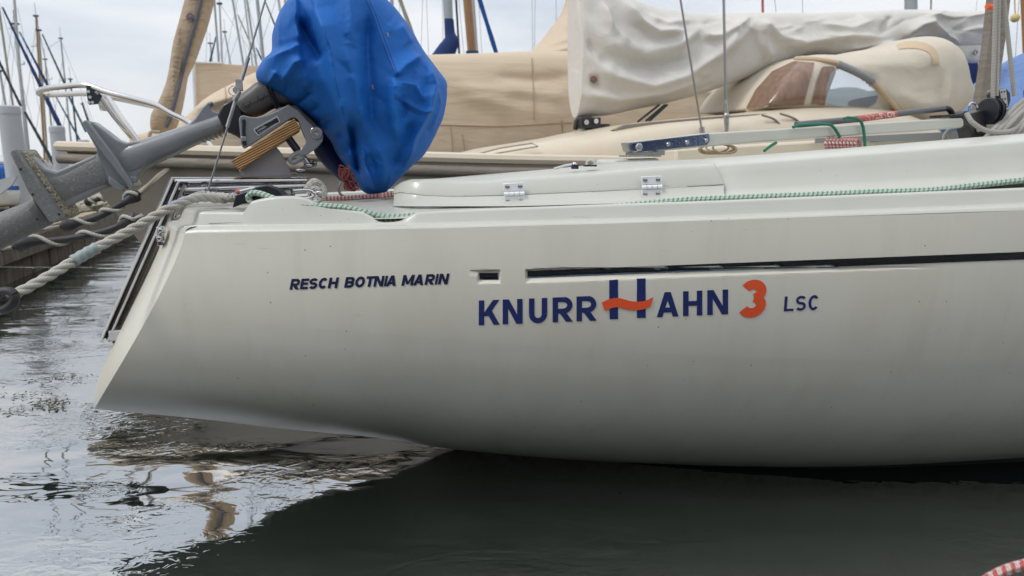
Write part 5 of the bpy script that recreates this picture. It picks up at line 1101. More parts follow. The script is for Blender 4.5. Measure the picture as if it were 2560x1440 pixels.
def sheet(bv, outline_top, outline_bot, lift, thick=0.004, nx=24, ny=12):
    """a thin panel lying on a curved surface between two pixel lines"""
    rows_ = []
    for k in range(ny + 1):
        r_ = []
        for i in range(nx + 1):
            s = i / nx; a_ = poly_at(outline_top, s); b_ = poly_at(outline_bot, s); p = on_b(bv, lerp(a_[0], b_[0], k/ny), lerp(a_[1], b_[1], k/ny), lift)
            r_.append(p)
        rows_.append(r_)
    m_ = MB(); ok = [[p for p in r_] for r_ in rows_]
    flat_ = [p for r_ in ok for p in r_]; good = [p for p in flat_ if p is not None]
    if not good: return m_
    fs = []; idx = {}; vs = []
    for k, p in enumerate(flat_):
        if p is not None: idx[k] = len(vs); vs.append(p)
    W1 = nx + 1
    for k in range(ny):
        for i in range(nx):
            f = [k*W1 + i, k*W1 + i + 1, (k+1)*W1 + i + 1, (k+1)*W1 + i]
            if all(q in idx for q in f): fs.append([idx[q] for q in f])
    return m_.add(vs, fs)
def poly_at(poly, s):
    L_ = [0]
    for a_, b_ in zip(poly, poly[1:]): L_.append(L_[-1] + math.hypot(b_[0]-a_[0], b_[1]-a_[1]))
    x = s * L_[-1]
    for k in range(len(poly) - 1):
        if x <= L_[k+1] + 1e-9:
            t_ = (x - L_[k]) / max(1e-9, L_[k+1] - L_[k]); return (lerp(poly[k][0], poly[k+1][0], t_), lerp(poly[k][1], poly[k+1][1], t_))
    return poly[-1]
mk('window', sheet(HB, [(1866, 268), (1888, 225), (1930, 178), (1985, 152), (2036, 156)], [(1866, 270), (1910, 268), (1950, 266), (1985, 264), (2010, 262)], 0.012), M['brownwin'], ho, ang=180)
mk('window', sheet(HB, [(2030, 258), (2042, 205), (2056, 166), (2085, 166), (2090, 180)], [(2030, 260), (2045, 262), (2060, 264), (2063, 262), (2064, 250)], 0.012), M['brownwin'], ho, ang=180)
WINP = [(2064, 256), (2068, 215), (2080, 182), (2100, 171), (2130, 183), (2163, 204), (2188, 226), (2195, 244), (2188, 260), (2165, 270), (2140, 270), (2110, 267), (2080, 263)]
def inside(x, y, poly):
    c = False; j = len(poly) - 1
    for i in range(len(poly)):
        if (poly[i][1] > y) != (poly[j][1] > y) and x < (poly[j][0]-poly[i][0])*(y-poly[i][1])/(poly[j][1]-poly[i][1]) + poly[i][0]: c = not c
        j = i
    return c
bm = bmesh.new(); bm.from_mesh(ho.data)
bmesh.ops.subdivide_edges(bm, edges=[e for e in bm.edges if 2040 < proj((e.verts[0].co + e.verts[1].co)/2 + ORI[ho.name])[0] < 2220], cuts=2, use_grid_fill=True)
bmesh.ops.delete(bm, geom=[f for f in bm.faces if inside(*proj(f.calc_center_median() + ORI[ho.name]), WINP)], context='FACES'); bm.to_mesh(ho.data); bm.free()
mk('clear_window', sheet(HB, [(2062, 258), (2066, 215), (2078, 180), (2098, 169), (2130, 182), (2165, 203), (2190, 225), (2196, 243)], [(2062, 260), (2080, 264), (2110, 268), (2140, 271), (2165, 271), (2180, 268), (2190, 260), (2196, 248)], 0.014), M['glass'], ho, ang=180)
mb = MB(); ppts = [on_b(HB, x, y, 0.02) for x, y in ((2095, 160), (2130, 175), (2160, 190), (2183, 203))]; mb.tube([p for p in ppts if p], 0.028, 10); mk('frame_joint', mb, M['greyband'], ho)
mb = MB()
for ln in ([(1990, 147), (2040, 148), (2090, 156), (2140, 178), (2185, 205), (2225, 250), (2262, 295)], [(1868, 276), (1950, 277), (2050, 278), (2150, 288), (2250, 305)]):
    ppts = [on_b(HB, *poly_at(ln, s), 0.012) for s in np.linspace(0, 1, 30)]; mb.tube([p for p in ppts if p], 0.020, 8)
mk('hem', mb, M['hood2'], ho)
mk('reinforcement', sheet(HB, [(2240, 112), (2262, 103), (2290, 102), (2315, 107), (2335, 118), (2346, 137), (2349, 162)], [(2248, 123), (2270, 120), (2292, 121), (2312, 126), (2325, 134), (2331, 147), (2329, 162)], 0.010), M['hood2'], ho, ang=180)
# furled jib under its tan cover on the forestay
sk = thing('furled_jib_cover', 'tan zipped cover round the furled foresail, leaning above the steel pulpit', 'sail cover', C2(400, 340))
jf = [([(430, 150 + 12*k), (452, 158 + 12*k)], .018, 4, 5) for k in range(-12, 15)] + [([(500 - 5*k, 30 + 22*k), (516 - 5*k, 18 + 22*k)], .020, 5, 5) for k in range(0, 12)]
mb = MB(); mb.pillow([((668, -760), (735, -760), .09), ((580, -420), (655, -420), .10), ((512, -160), (592, -160), .12), ((480, -60), (560, -60), .12), ((463, 0), (537, 0), .13), ((447, 62), (520, 62), .135), ((433, 115), (505, 105), .135), ((425, 165), (488, 152), .13), ((417, 205), (470, 190), .12), ((400, 250), (462, 235), .13), ((380, 285), (452, 285), .13), ((377, 318), (440, 320), .11), ((384, 334), (425, 334), .06)], lambda x, y, o=0: C2(x, y, o), 64, 120, 0.85, jf); mk('cover_cloth', mb, M['tan_sock'], sk, ang=180)
so = [o_ for o_ in sk.children if o_.type == 'MESH'][0]; SB = BVHTree.FromPolygons([tuple(v.co + ORI[so.name]) for v in so.data.vertices], [tuple(p.vertices) for p in so.data.polygons])
mb = MB(); pz = [on_b(SB, *poly_at([(515, -60), (503, 0), (487, 65), (470, 125), (455, 185), (440, 245), (425, 300), (415, 318)], s), 0.012) for s in np.linspace(0, 1, 50)]; mb.tube([p for p in pz if p], 0.013, 8); mk('zip', mb, M['zip'], so)
def badge(bv, x, y, r, lift, par):
    pts = [on_b(bv, x + r*math.cos(a_), y + r*math.sin(a_), lift) for a_ in np.linspace(0, 2*math.pi, 24, endpoint=False)]
    m_ = MB(); m_.add(pts, [tuple(range(24))]); mk('round_badge', m_, M['badge'], par)
    pts = [on_b(bv, x + r*0.6*math.cos(a_), y - r*0.15 + r*0.4*math.sin(a_), lift + 0.004) for a_ in np.linspace(0, 2*math.pi, 16, endpoint=False)]
    m_ = MB(); m_.add(pts, [tuple(range(16))]); mk('badge_mark', m_, M['badge_red'], par)
badge(SB, 475, 42, 10, 0.02, so)
mb = MB(); mb.tube(spline([C2(372, 352, 0.1), C2(378, 330, 0.12), C2(400, 330, 0.12)], 10), 0.012, 6); mk('cover_tie', mb, M['rope2'], sk)
# off-white cover over the boom and lowered mainsail
FS = [([(1464, 67), (1525, 117), (1608, 136), (1692, 117), (1744, 72)], .055, 16, 26), ([(1505, 10), (1525, 70), (1567, 111)], .05, 14, 12), ([(1561, 5), (1594, 56), (1636, 83), (1700, 80)], .06, 10, 20), ([(1464, 133), (1525, 194), (1622, 219), (1705, 194), (1817, 117), (1886, 53)], .06, 22, 34), ([(1455, 236), (1539, 252), (1650, 238), (1740, 205)], .04, 12, 20),
      ([(1750, 69), (1761, 92), (1789, 92), (1867, 44)], .045, 10, 14), ([(1892, 50), (1903, 110), (1920, 150)], .045, 10, 22), ([(1892, 53), (1942, 97), (2000, 111)], .05, 12, 18), ([(1960, 117), (2040, 104), (2115, 92), (2200, 96)], .045, 10, 22), ([(2204, 80), (2216, 60), (2230, 42)], -.04, 10, 10), ([(2254, 94), (2293, 64), (2321, 58), (2354, 92), (2393, 111)], .05, 10, 16), ([(2300, 32), (2380, 46), (2470, 34)], .03, 8, 14), ([(1470, 100), (1490, 140), (1520, 170)], -.03, 12, 12),
      ([(1445, 30), (1448, 120), (1444, 220), (1442, 280)], .02, 8, 8), ([(1620, 40), (1660, 60), (1720, 50)], .03, 10, 10), ([(1800, 40), (1830, 80), (1800, 130)], .03, 14, 14), ([(2050, 60), (2120, 72), (2180, 50)], .03, 12, 14), ([(2400, 80), (2440, 70), (2470, 75)], .03, 10, 10), ([(2120, 125), (2240, 105)], .03, 8, 8), ([(1560, 165), (1640, 172), (1720, 145)], -.035, 16, 16)]
rnd = random.Random(4); FS2 = []
for k in range(40):
    x = rnd.uniform(1450, 2380); y = rnd.uniform(45, 110 if x > 1800 else 230); l = rnd.uniform(25, 80); d = rnd.uniform(-.6, .5)
    FS2.append(([(x, y), (x + l*.5, y + l*d*.5 + 3), (x + l, y + l*d)], rnd.choice([-1, 1])*rnd.uniform(.008, .025), rnd.uniform(4, 9), rnd.uniform(4, 9)))
FS = [(p, a*1.5, l, r) for p, a, l, r in FS]
mc = thing('boom_cover', 'large off-white canvas cover hanging over the boom of the cream sailboat', 'sail cover', C2(1900, 150))
rows = [((1436, -160), (1436, 288), .12), ((1440, -150), (1440, 295), .16), ((1470, -80), (1472, 292), .20), ((1515, -35), (1520, 288), .22), ((1572, 0), (1585, 274), .22), ((1630, 19), (1648, 262), .22), ((1694, 30), (1710, 246), .21), ((1744, 35), (1760, 232), .21), ((1800, 35), (1815, 213), .20), ((1855, 33), (1868, 192), .20), ((1930, 34), (1940, 162), .19), ((2000, 34), (2008, 139), .19), ((2060, 33), (2062, 145), .19), ((2110, 32), (2110, 148), .19), ((2182, 29), (2184, 134), .18), ((2240, 26), (2242, 110), .18), ((2310, 27), (2310, 103), .17), ((2377, 30), (2377, 122), .16), ((2430, 29), (2434, 128), .13), ((2468, 30), (2462, 122), .07), ((2476, 40), (2470, 100), .02)]
mb = MB(); mb.pillow(rows, lambda x, y, o=0: C2(x, y, o + 0.06), 170, 320, 0.8, [(p, a*1.15, l*0.8, r*0.8) for p, a, l, r in FS + FS2], fexp=1.2, smooth=1); mk('cover_cloth', mb, M['sail'], mc, ang=180)
co = [o_ for o_ in mc.children if o_.type == 'MESH'][0]; CB = BVHTree.FromPolygons([tuple(v.co + ORI[co.name]) for v in co.data.vertices], [tuple(p.vertices) for p in co.data.polygons])
mk('sewn_patch', sheet(CB, [(1471, 186), (1496, 186)], [(1473, 212), (1496, 212)], 0.012, nx=4, ny=4), M['hood2'], co)
badge(CB, 1484, 199, 9, 0.02, co)
mb = MB(); mb.pillow([((2366, 112), (2372, 118), .02), ((2385, 108), (2392, 142), .04), ((2415, 108), (2420, 156), .05), ((2440, 108), (2446, 156), .05), ((2448, 115), (2448, 140), .03)], lambda x, y, o=0: C2(x, y, o + 0.12), 28, 24, 0.7); mk('end_flap', mb, M['sail'], mc)
mb = MB(); mb.lathe(C2(2438, 131, 0.20), NV, [(0, 0.026), (0.012, 0.024), (0.012, 0.014), (0.004, 0.012), (0.004, 0)], 18); mk('eyelet', mb, M['steel2'], mc)
mb = MB(); mb.tube([C2(1437, y, 0.02 + 0.012*(k % 2)) for k, y in enumerate(range(-100, 296, 8))], 0.012, 6); mk('lacing', mb, M['rope2'], mc)
m = MB(); m.ball(C2(2538, 45, 0.1), 0.04); m.tube([C2(2538, 35, 0.1), C2(2535, -40, 0.1)], 0.006, 6); single('yellow_float', m, 'yellow', 'small yellow float hanging on a wire at the upper right edge', 'float')
# ================================================================ COVERED BOAT behind that
b3 = thing('covered_boat', 'sailboat behind the cream one wholly wrapped in a tan winter cover', 'covered boat', O3 + AX*4 )
def w3(u, v, z): return O3 + AX*u + NV*v + Vector((0, 0, z))
rows = []
for u in np.linspace(0, 10, 30):
    bb = 1.45 * min(1, (u/2.8)**0.6 + 0.02); r_ = []
    for q in np.linspace(1, -1, 21):
        th_ = abs(q); r_.append(w3(u + 0.7*max(0, 1 - u/2)*(1 - th_), math.copysign(bb*(math.sin(th_*math.pi/2)**0.6), q), 0.95 - 1.3*(math.cos(th_*math.pi/2))))
    rows.append(r_)
mb = MB(); mb.grid(rows); mb.f.append(list(range(len(mb.v) - 21, len(mb.v)))); mk('hull', mb, M['cream'], b3)
FT = [([(1150, 235), (1250, 262), (1400, 290)], .10, 14, 20), ([(1120, 215), (1260, 230), (1420, 245)], .06, 12, 18), ([(1110, 320), (1250, 330), (1400, 335)], -.06, 14, 10), ([(1160, 330), (1300, 312), (1430, 318)], .08, 16, 10), ([(490, 275), (600, 240), (680, 195)], .14, 16, 50), ([(700, 200), (900, 220), (1100, 200)], .05, 30, 30), ([(1130, 350), (1136, 410)], .03, 6, 6), ([(1160, 340), (1170, 412)], .03, 6, 6), ([(1700, 220), (1800, 235), (1900, 240)], .05, 12, 14), ([(560, 300), (640, 320), (760, 340)], .08, 20, 20), ([(520, 180), (600, 200), (640, 220)], -.05, 20, 20), ([(1240, 190), (1330, 200), (1430, 190)], -.06, 20, 20)]
rnd = random.Random(12); FT2 = []
for k in range(34):
    x = rnd.uniform(1090, 1420); y = rnd.uniform(190, 400); l = rnd.uniform(30, 110); FT2.append(([(x, y), (x + l*0.5, y + l*rnd.uniform(-.02, .12)), (x + l, y + l*rnd.uniform(0, .30))], rnd.choice([-1, 1])*rnd.uniform(.015, .045), rnd.uniform(5, 11), rnd.uniform(5, 11)))
for k in range(14):
    x = rnd.uniform(500, 700); y = rnd.uniform(200, 390); l = rnd.uniform(30, 90); FT2.append(([(x, y), (x + l, y - l*rnd.uniform(.1, .5))], rnd.choice([-1, 1])*rnd.uniform(.015, .04), rnd.uniform(5, 11), rnd.uniform(5, 11)))
rows = [((300, 420), (330, 340), .25), ((380, 420), (400, 322), .5), ((440, 430), (460, 300), .8), ((520, 440), (524, 246), 1.0), ((600, 440), (600, 205), 1.1), ((660, 440), (662, 176), 1.1), ((720, 440), (720, 150), 1.1), ((800, 440), (800, 144), 1.15), ((1000, 440), (1000, 143), 1.2), ((1070, 440), (1070, 142), 1.2), ((1200, 440), (1200, 138), 1.2), ((1330, 440), (1330, 134), 1.2), ((1440, 440), (1440, 136), 1.2), ((1560, 440), (1560, 160), 1.2), ((1700, 440), (1700, 190), 1.2), ((1850, 440), (1850, 208), 1.2), ((1910, 440), (1910, 225), 1.1), ((1975, 440), (1970, 262), 0.9), ((2010, 440), (2005, 330), 0.6)]
mb = MB(); mb.pillow([((a[0], a[1] + 110), b_, w_*0.45) for a, b_, w_ in rows], lambda x, y, o=0: C3(x, y, o + 0.6), 170, 260, 0.5, [(p, a*0.9, l*0.7, r*0.7) for p, a, l, r in FT + FT2], back=3.0, fexp=1.15, smooth=1); wc = mk('winter_cover', mb, M['tan'], b3, ang=180)
WB = BVHTree.FromPolygons([tuple(v.co + ORI[wc.name]) for v in wc.data.vertices], [tuple(p.vertices) for p in wc.data.polygons])
for ln in ([(1128, 318), (1134, 408)], [(1156, 335), (1168, 412)], [(1100, 312), (1250, 316), (1432, 306)], [(1330, 145), (1334, 230), (1336, 300)], [(560, 175), (566, 260)], [(1405, 300), (1408, 345)]):
    q = [on_b(WB, *poly_at(ln, k/24), 0.006) for k in range(25)]; q = [p for p in q if p]
    if len(q) > 2: mb = MB(); mb.tube(q, 0.006, 6); mk('seam', mb, M['tan_sock'], wc)
mb = MB(); mb.prism([C3(*q, -0.25) for q in [(486, 158), (560, 160), (640, 165), (700, 166), (720, 300), (486, 300)]], NV * -0.03); mk('rear_flap', mb, M['tan'], b3)
mb = MB(); mb.tube([C3(484, 155, -0.2), C3(489, 290, -0.2)], 0.018, 8); mb.tube([C3(484, 156, -0.22), C3(556, 158, -0.22)], 0.012, 8); mk('cover_pole', mb, M['white'], b3)
FM = [([(1345, 122), (1390, 108), (1440, 90)], .06, 6, 8), ([(1350, 132), (1400, 126), (1450, 110)], .06, 6, 8), ([(1375, 70), (1400, 60), (1440, 70)], .05, 8, 8), ([(1415, 30), (1430, 60), (1450, 60)], .05, 8, 8), ([(1400, 95), (1430, 110), (1460, 130)], .04, 7, 7)]
mb = MB(); mb.pillow([((1418, -620), (1480, -620), .12), ((1420, -300), (1500, -300), .16), ((1420, -160), (1520, -160), .2), ((1424, -60), (1520, -60), .22), ((1420, 0), (1530, 0), .3), ((1405, 38), (1560, 40), .4), ((1380, 72), (1590, 75), .5), ((1350, 110), (1620, 110), .6), ((1318, 140), (1650, 140), .7), ((1290, 175), (1680, 175), .8)], lambda x, y, o=0: C3(x, y, o + 0.2), 70, 90, 0.8, FM); mk('mast_collar', mb, M['tan'], b3, ang=180)
# ================================================================ DISTANT BOATS, MASTS, FAR SHORE
G_M = 'masts of the boats moored beyond'
def mast(x0, y0, x1, y1, wpx, Y, m, label, stays=(), spreader=None, base=0.9):
    a, b_ = P(x0, y0, Y), P(x1, y1, Y)
    d = (b_ - a); d = d / abs(d.z) if abs(d.z) > 1e-6 else d
    foot = b_ if b_.z < base + 0.3 else b_ + d * (b_.z - base)
    r = wpx / 2 / FPX * Y
    if y0 <= 5: a = a + (a - foot).normalized() * (0.28 * Y)      # carries on above the frame
    root = thing('boat_mast', label, 'mast', foot, G_M)
    mb_ = MB(); mb_.tube([foot, a.lerp(foot, 0.5), a], [r, r, r*0.85], 12); mk('spar', mb_, M[m], root)
    if y0 > 5:
        mb_ = MB(); mb_.box(a + UP*0.03, r*4.5, r*2, 0.05); mb_.tube([a, a + UP*0.45], r*0.18, 6); mk('mast_head', mb_, M['slate'], root)
    for sx in stays:
        s0, s1 = P(sx[0], sx[1], Y), P(sx[2], sx[3], Y)
        if sx[1] <= 5: s0 = s0 + (s0 - s1).normalized() * (0.28 * Y)
        mb_ = MB(); mb_.tube([s0, s1], max(0.005, 0.85/2/FPX*Y), 5); mk('stay', mb_, M['wire'], root)
    if spreader:
        for (sx, sy, l) in spreader:
            p = P(sx, sy, Y); mb_ = MB(); mb_.tube([p - Vector((l/FPX*Y, 0.2, 0.05)), p, p + Vector((l/FPX*Y, -0.2, 0.05))], r*0.35, 6); mk('spreader', mb_, M[m], root)
    return root
def furl(x0, y0, x1, y1, w0, w1, Y, m, label):
    a, b_ = P(x0, y0, Y), P(x1, y1, Y); r0, r1 = w0/2/FPX*Y, w1/2/FPX*Y
    ex = b_
    if y0 <= 5: a = a + (a - b_).normalized() * (0.28 * Y)
    mb_ = MB(); n_ = 30; pts = [a.lerp(ex, k/(n_ - 1)) for k in range(n_)]
    mb_.tube(pts, [lerp(r0, r1, k/(n_ - 1)) * (1 + 0.10*math.sin(k*1.7)) for k in range(n_)], 10)
    return tagp(mk('furled_sail', mb_, M[m]), label, 'furled sail', 'furled sails on the stays of distant boats')
# left cluster
mast(-5, 5, 32, 262, 5, 18, 'mast_olive', 'cream mast at the far left edge behind the largest pile', [(2, 60, -40, 300), (6, 30, 80, 300)])
mast(35, -10, 62, 330, 6, 20, 'mast_pale', 'tall pale mast second from the left edge', [(44, 20, 100, 280), (36, 20, 0, 300)], [(41, 70, 7), (62, 250, 9)])
mast(0, 180, 14, 265, 6, 22, 'mast_alu', 'short grey mast low at the left edge')
mast(37, 62, 70, 370, 8, 24, 'mast_alu', 'grey mast with a small mast head crossing the blue furled sail', [(40, 70, 20, 300)], [(62, 160, 8)])
mast(90, 42, 112, 400, 5, 26, 'mast_wood', 'brown wooden mast among the grey ones at the left', [(92, 46, 60, 300), (92, 46, 150, 330)], [(93, 115, 6)])
mast(97, 78, 116, 360, 5, 24, 'mast_olive', 'olive mast just right of the brown wooden one', [(100, 90, 150, 330)])
mast(113, 150, 136, 400, 4, 28, 'mast_olive', 'thin olive mast standing left of the middle pile', [(116, 160, 90, 330)], [(130, 198, 8)])
mast(152, 98, 175, 330, 4, 30, 'mast_alu', 'thin grey mast with a wind vane, rightmost of the left group', [(152, 100, 120, 120), (154, 105, 232, 300), (156, 150, 130, 330)], [(165, 200, 7)])
mast(176, 200, 196, 380, 4, 27, 'slate', 'dark thin mast between the middle and the small pile', [(178, 205, 150, 360)])
mast(206, 262, 225, 320, 3, 30, 'slate', 'short dark pole just above the motor flare', [(200, 240, 235, 320)])
furl(6, 18, 150, 316, 4, 11, 17, 'darkblue', 'navy furled sail slanting from upper left down behind the middle pile')
furl(49, 80, 120, 215, 3, 7, 19, 'darkblue', 'short navy furled sail crossing the brown wooden mast')
furl(-4, 150, 52, 265, 6, 6, 14, 'slate', 'dark slate furled sail at the left edge above the largest pile')
furl(62, 280, 145, 428, 6, 9, 14, 'slate', 'dark slate furled sail running down right of the largest pile')
furl(106, 86, 163, 212, 3, 5, 22, 'slate', 'thin dark green furled sail behind the pulpit ring')
furl(172, 240, 215, 330, 5, 5, 21, 'teal', 'teal furled sail behind the lamp bracket')
furl(138, 238, 205, 360, 3, 5, 23, 'teal', 'teal furled sail left of the small pile')
furl(176, 360, 200, 410, 5, 6, 22, 'darkblue', 'navy furled sail foot beside the small pile')
furl(205, 255, 232, 330, 2, 4, 25, 'slate', 'thin slate furled sail just left of the pulpit post')
# group left of the motor cover
mast(535, -10, 548, 170, 5, 20, 'mast_alu', 'grey mast just right of the tan jib cover', [(520, -10, 515, 160)])
mast(549, 12, 556, 170, 5, 20, 'mast_pale', 'pale mast with a flat mast head beside the tan jib cover', [(553, 14, 640, 150)])
mast(562, 82, 578, 170, 4, 26, 'mast_alu', 'short grey mast between taller ones left of the motor cover', [(562, 86, 545, 160)])
mast(580, -10, 610, 170, 5, 22, 'mast_alu', 'tall grey mast left of the backstay', [(596, -10, 560, 160), (585, -10, 620, 160)])
mast(610, -10, 632, 170, 4, 24, 'mast_pale', 'slim pale mast right of the tall grey one', [(630, -10, 570, 160)])
mast(616, -10, 642, 170, 5, 22, 'mast_alu', 'grey mast crossing behind the backstay wire', [(618, 0, 660, 160)])
mast(642, -10, 660, 165, 8, 18, 'mast_alu', 'thick grey mast close left of the blue motor cover', [(690, 0, 640, 150)])
mast(695, -10, 708, 80, 6, 18, 'mast_pale', 'pale mast right beside the left edge of the blue cover')
mast(712, -10, 716, 60, 6, 20, 'yellow', 'yellowish mast peeking over the left shoulder of the blue cover')
mast(526, 110, 530, 165, 5, 30, 'mast_pale', 'very short pale mast low beside the tan jib cover')
furl(540, 92, 523, 162, 3, 5, 20, 'teal', 'teal furled sail leaning left beside the tan jib cover')
furl(595, 38, 640, 140, 3, 4, 24, 'mast_olive', 'thin olive furled sail left of the backstay')
furl(664, 6, 690, 70, 3, 4, 18, 'slate', 'dark furled sail crossing behind the top of the backstay')
furl(640, 120, 655, 150, 3, 5, 20, 'teal', 'short teal furled sail low behind the backstay')
# group right of the motor cover
mast(978, -20, 985, 110, 9, 18, 'mast_alu', 'grey mast rising right behind the blue cover', [(1000, -10, 996, 100)])
furl(993, -20, 1040, 110, 9, 10, 16, 'mast_olive', 'cream furled sail slanting right of the blue cover')
mast(1118, -20, 1126, 150, 22, 15, 'mast_alu', 'broad ribbed grey mast above the navy mast boot', [(1057, -10, 1052, 150), (1066, -10, 1072, 150), (1106, -10, 1108, 150), (1330, -10, 1332, 130), (1338, -10, 1336, 130), (1390, -10, 1391, 90)])
mast(1139, -20, 1149, 150, 5, 16, 'slate', 'dark green slim mast left of the varnished one')
mast(1167, -20, 1182, 150, 22, 15.5, 'mast_wood', 'varnished orange wooden mast above the tan cover', [(1146, -10, 1160, 140)])
mast(1181, -20, 1193, 150, 8, 16, 'mast_pale', 'pale slim mast touching the right side of the varnished one', [(1196, -10, 1205, 140)])
furl(1193, -20, 1246, 150, 10, 11, 15, 'royal', 'bright blue furled sail slanting right of the varnished mast')
mb = MB(); mb.pillow([((1111, 48), (1134, 48), .09), ((1112, 80), (1138, 82), .10), ((1112, 95), (1146, 96), .12), ((1098, 112), (1148, 108), .14), ((1085, 130), (1140, 130), .16), ((1070, 150), (1136, 150), .18)], flatY(14.5), 32, 30, 0.8); single('mast_boot', mb, 'darkblue', 'navy cloth boot round the foot of the broad grey mast', 'mast boot')
mb = MB(); mb.lathe(P(1181, 141, 15.2), UP, [(0, 0.13), (0.10, 0.13), (0.10, 0)], 16); single('mast_collar_cloth', mb, 'teal', 'blue cloth collar at the foot of the varnished mast', 'mast collar')
# right side
mast(2277, -20, 2278, 60, 28, 12, 'mast_alu', 'thick grey mast above the right half of the boom cover', [(2330, -10, 2328, 40), (2006, -10, 2007, 40), (1935, -20, 1940, 30)])
mast(1906, -20, 1907, 30, 6, 22, 'redlabel', 'short reddish mast top above the middle of the boom cover')
mast(2328, -20, 2327, 40, 4, 16, 'mast_olive', 'thin dark pole right of the thick grey mast')
mast(2556, -20, 2562, 120, 10, 14, 'mast_wood', 'brown wooden mast at the right edge', [(2548, -10, 2535, 200)])
nv = MB()
for x in (2400, 2418, 2430): nv.tube([P(x, 120, 8.0), P(x + 3, 200, 8.0), P(x - 2, 262, 8.0)], [0.05, 0.055, 0.04], 10)
single('rolled_navy_awning', nv, 'navycloth', 'dark navy rolled awning hanging below the end of the boom cover', 'awning')
mast(2433, 90, 2434, 240, 3, 8.2, 'slate', 'thin dark pole just right of the rolled navy awning', base=0.6)
bb = thing('blue_covered_boat', 'boat under light blue and navy covers at the right edge', 'covered boat', P(2450, 420, 7.2))
F7 = flatY(7.2)
mb = MB(); mb.pillow([((2190, 345), (2215, 325), .1), ((2230, 360), (2260, 290), .3), ((2290, 370), (2310, 272), .5), ((2370, 370), (2372, 258), .6), ((2440, 370), (2440, 240), .6), ((2490, 370), (2490, 205), .6), ((2530, 370), (2530, 168), .6), ((2580, 370), (2580, 130), .6), ((2680, 370), (2660, 100), .5)], F7, 48, 60, 0.7, [([(2300, 300), (2360, 280), (2420, 285)], .06, 10, 14), ([(2480, 240), (2520, 200), (2560, 190)], .08, 10, 14), ([(2260, 330), (2350, 310)], .05, 12, 12)]); mk('light_blue_cover', mb, M['lightblue'], bb, ang=180)
mb = MB(); mb.pillow([((2495, 380), (2500, 300), .2), ((2520, 380), (2522, 262), .35), ((2550, 380), (2552, 225), .45), ((2600, 380), (2600, 200), .45), ((2700, 380), (2690, 190), .4)], lambda x, y, o=0: F7(x, y, o + 0.45), 36, 40, 0.7); mk('navy_cover', mb, M['navycloth'], bb, ang=180)
mb = MB(); mb.pillow([((2150, 430), (2160, 372), .3), ((2300, 470), (2300, 350), .6), ((2500, 470), (2500, 345), .7), ((2750, 470), (2750, 340), .7)], F7, 24, 20, 0.6); mk('hull', mb, M['navy'], bb)
# boats at far left
lb = thing('blue_hull_boat', 'bright blue hulled boat with grey awning at the far left behind the jetty', 'boat', P(-40, 480, 9.5))
F9 = flatY(9.5)
mb = MB(); mb.pillow([((-220, 470), (-220, 400), .5), ((-80, 470), (-80, 408), .5), ((10, 465), (12, 410), .45), ((32, 455), (38, 412), .2), ((44, 440), (46, 414), .05)], F9, 24, 24, 0.6); mk('hull', mb, M['bluehull'], lb)
mb = MB(); mb.pillow([((-200, 412), (-190, 385), .4), ((-60, 414), (-50, 382), .4), ((10, 412), (14, 398), .3), ((30, 413), (30, 405), .1)], F9, 24, 24, 0.6); mk('cockpit_cover', mb, M['white'], lb)
wb = thing('white_motor_boat', 'small white boat with a blue window strip behind the jetty ropes', 'boat', P(20, 500, 8.7))
F8 = flatY(8.7)
mb = MB(); mb.pillow([((-120, 520), (-120, 470), .4), ((-20, 520), (-20, 468), .4), ((38, 512), (40, 470), .35), ((48, 505), (49, 480), .2)], F8, 24, 24, 0.45); mk('hull', mb, M['white'], wb)
mb = MB(); mb.box(P(10, 470, 8.4), 0.32, 0.04, 0.05); mk('window', mb, M['royal'], wb)
mb = MB(); mb.prism([P(-60, 500, 6.8), P(-10, 452, 6.8), P(20, 443, 6.8), P(41, 442, 6.8), P(30, 462, 6.8), P(0, 486, 6.8)], (0, 0.02, 0.0)); single('grey_awning', mb, 'pile', 'grey awning corner at the left edge behind the gearcase', 'awning')
# hulls that carry the distant masts
for k, (x, Y, ln, m, lab) in enumerate(((-80, 22, 7, 'white', 'white yacht hull hidden behind the left masts'), (120, 27, 8, 'white', 'long white yacht hull low behind the middle pile'), (590, 22, 8, 'white', 'white yacht hull behind the tan winter cover, left part'), (1150, 16, 7, 'mast_wood', 'varnished yacht hull behind the tan winter cover, right part'))):
    c = P(x, 420, Y); root = thing('distant_yacht', lab, 'yacht', Vector((c.x, Y, 0)), 'yachts moored beyond the jetty'); mb_ = MB(); rows = []
    for s in np.linspace(0, 1, 16):
        bb_ = 1.1 * math.sin(math.pi*(0.08 + 0.87*s))**0.7; rows.append([Vector((c.x - ln/2 + ln*s, Y + bb_*math.copysign(math.sin(abs(q)*math.pi/2)**0.6, q), 0.8 + 0.15*(1 - s) - 1.0*math.cos(abs(q)*math.pi/2))) for q in np.linspace(-1, 1, 13)])
    mb_.grid(rows); mb_.f.append(list(range(13))); mb_.f.append(list(range(len(mb_.v) - 13, len(mb_.v)))); mk('hull', mb_, M[m], root)
    mb_ = MB(); mb_.box((c.x, Y, 0.95), ln*0.45, 1.2, 0.35); mk('cabin', mb_, M['white'], root, bevel=0.12, seg=3)
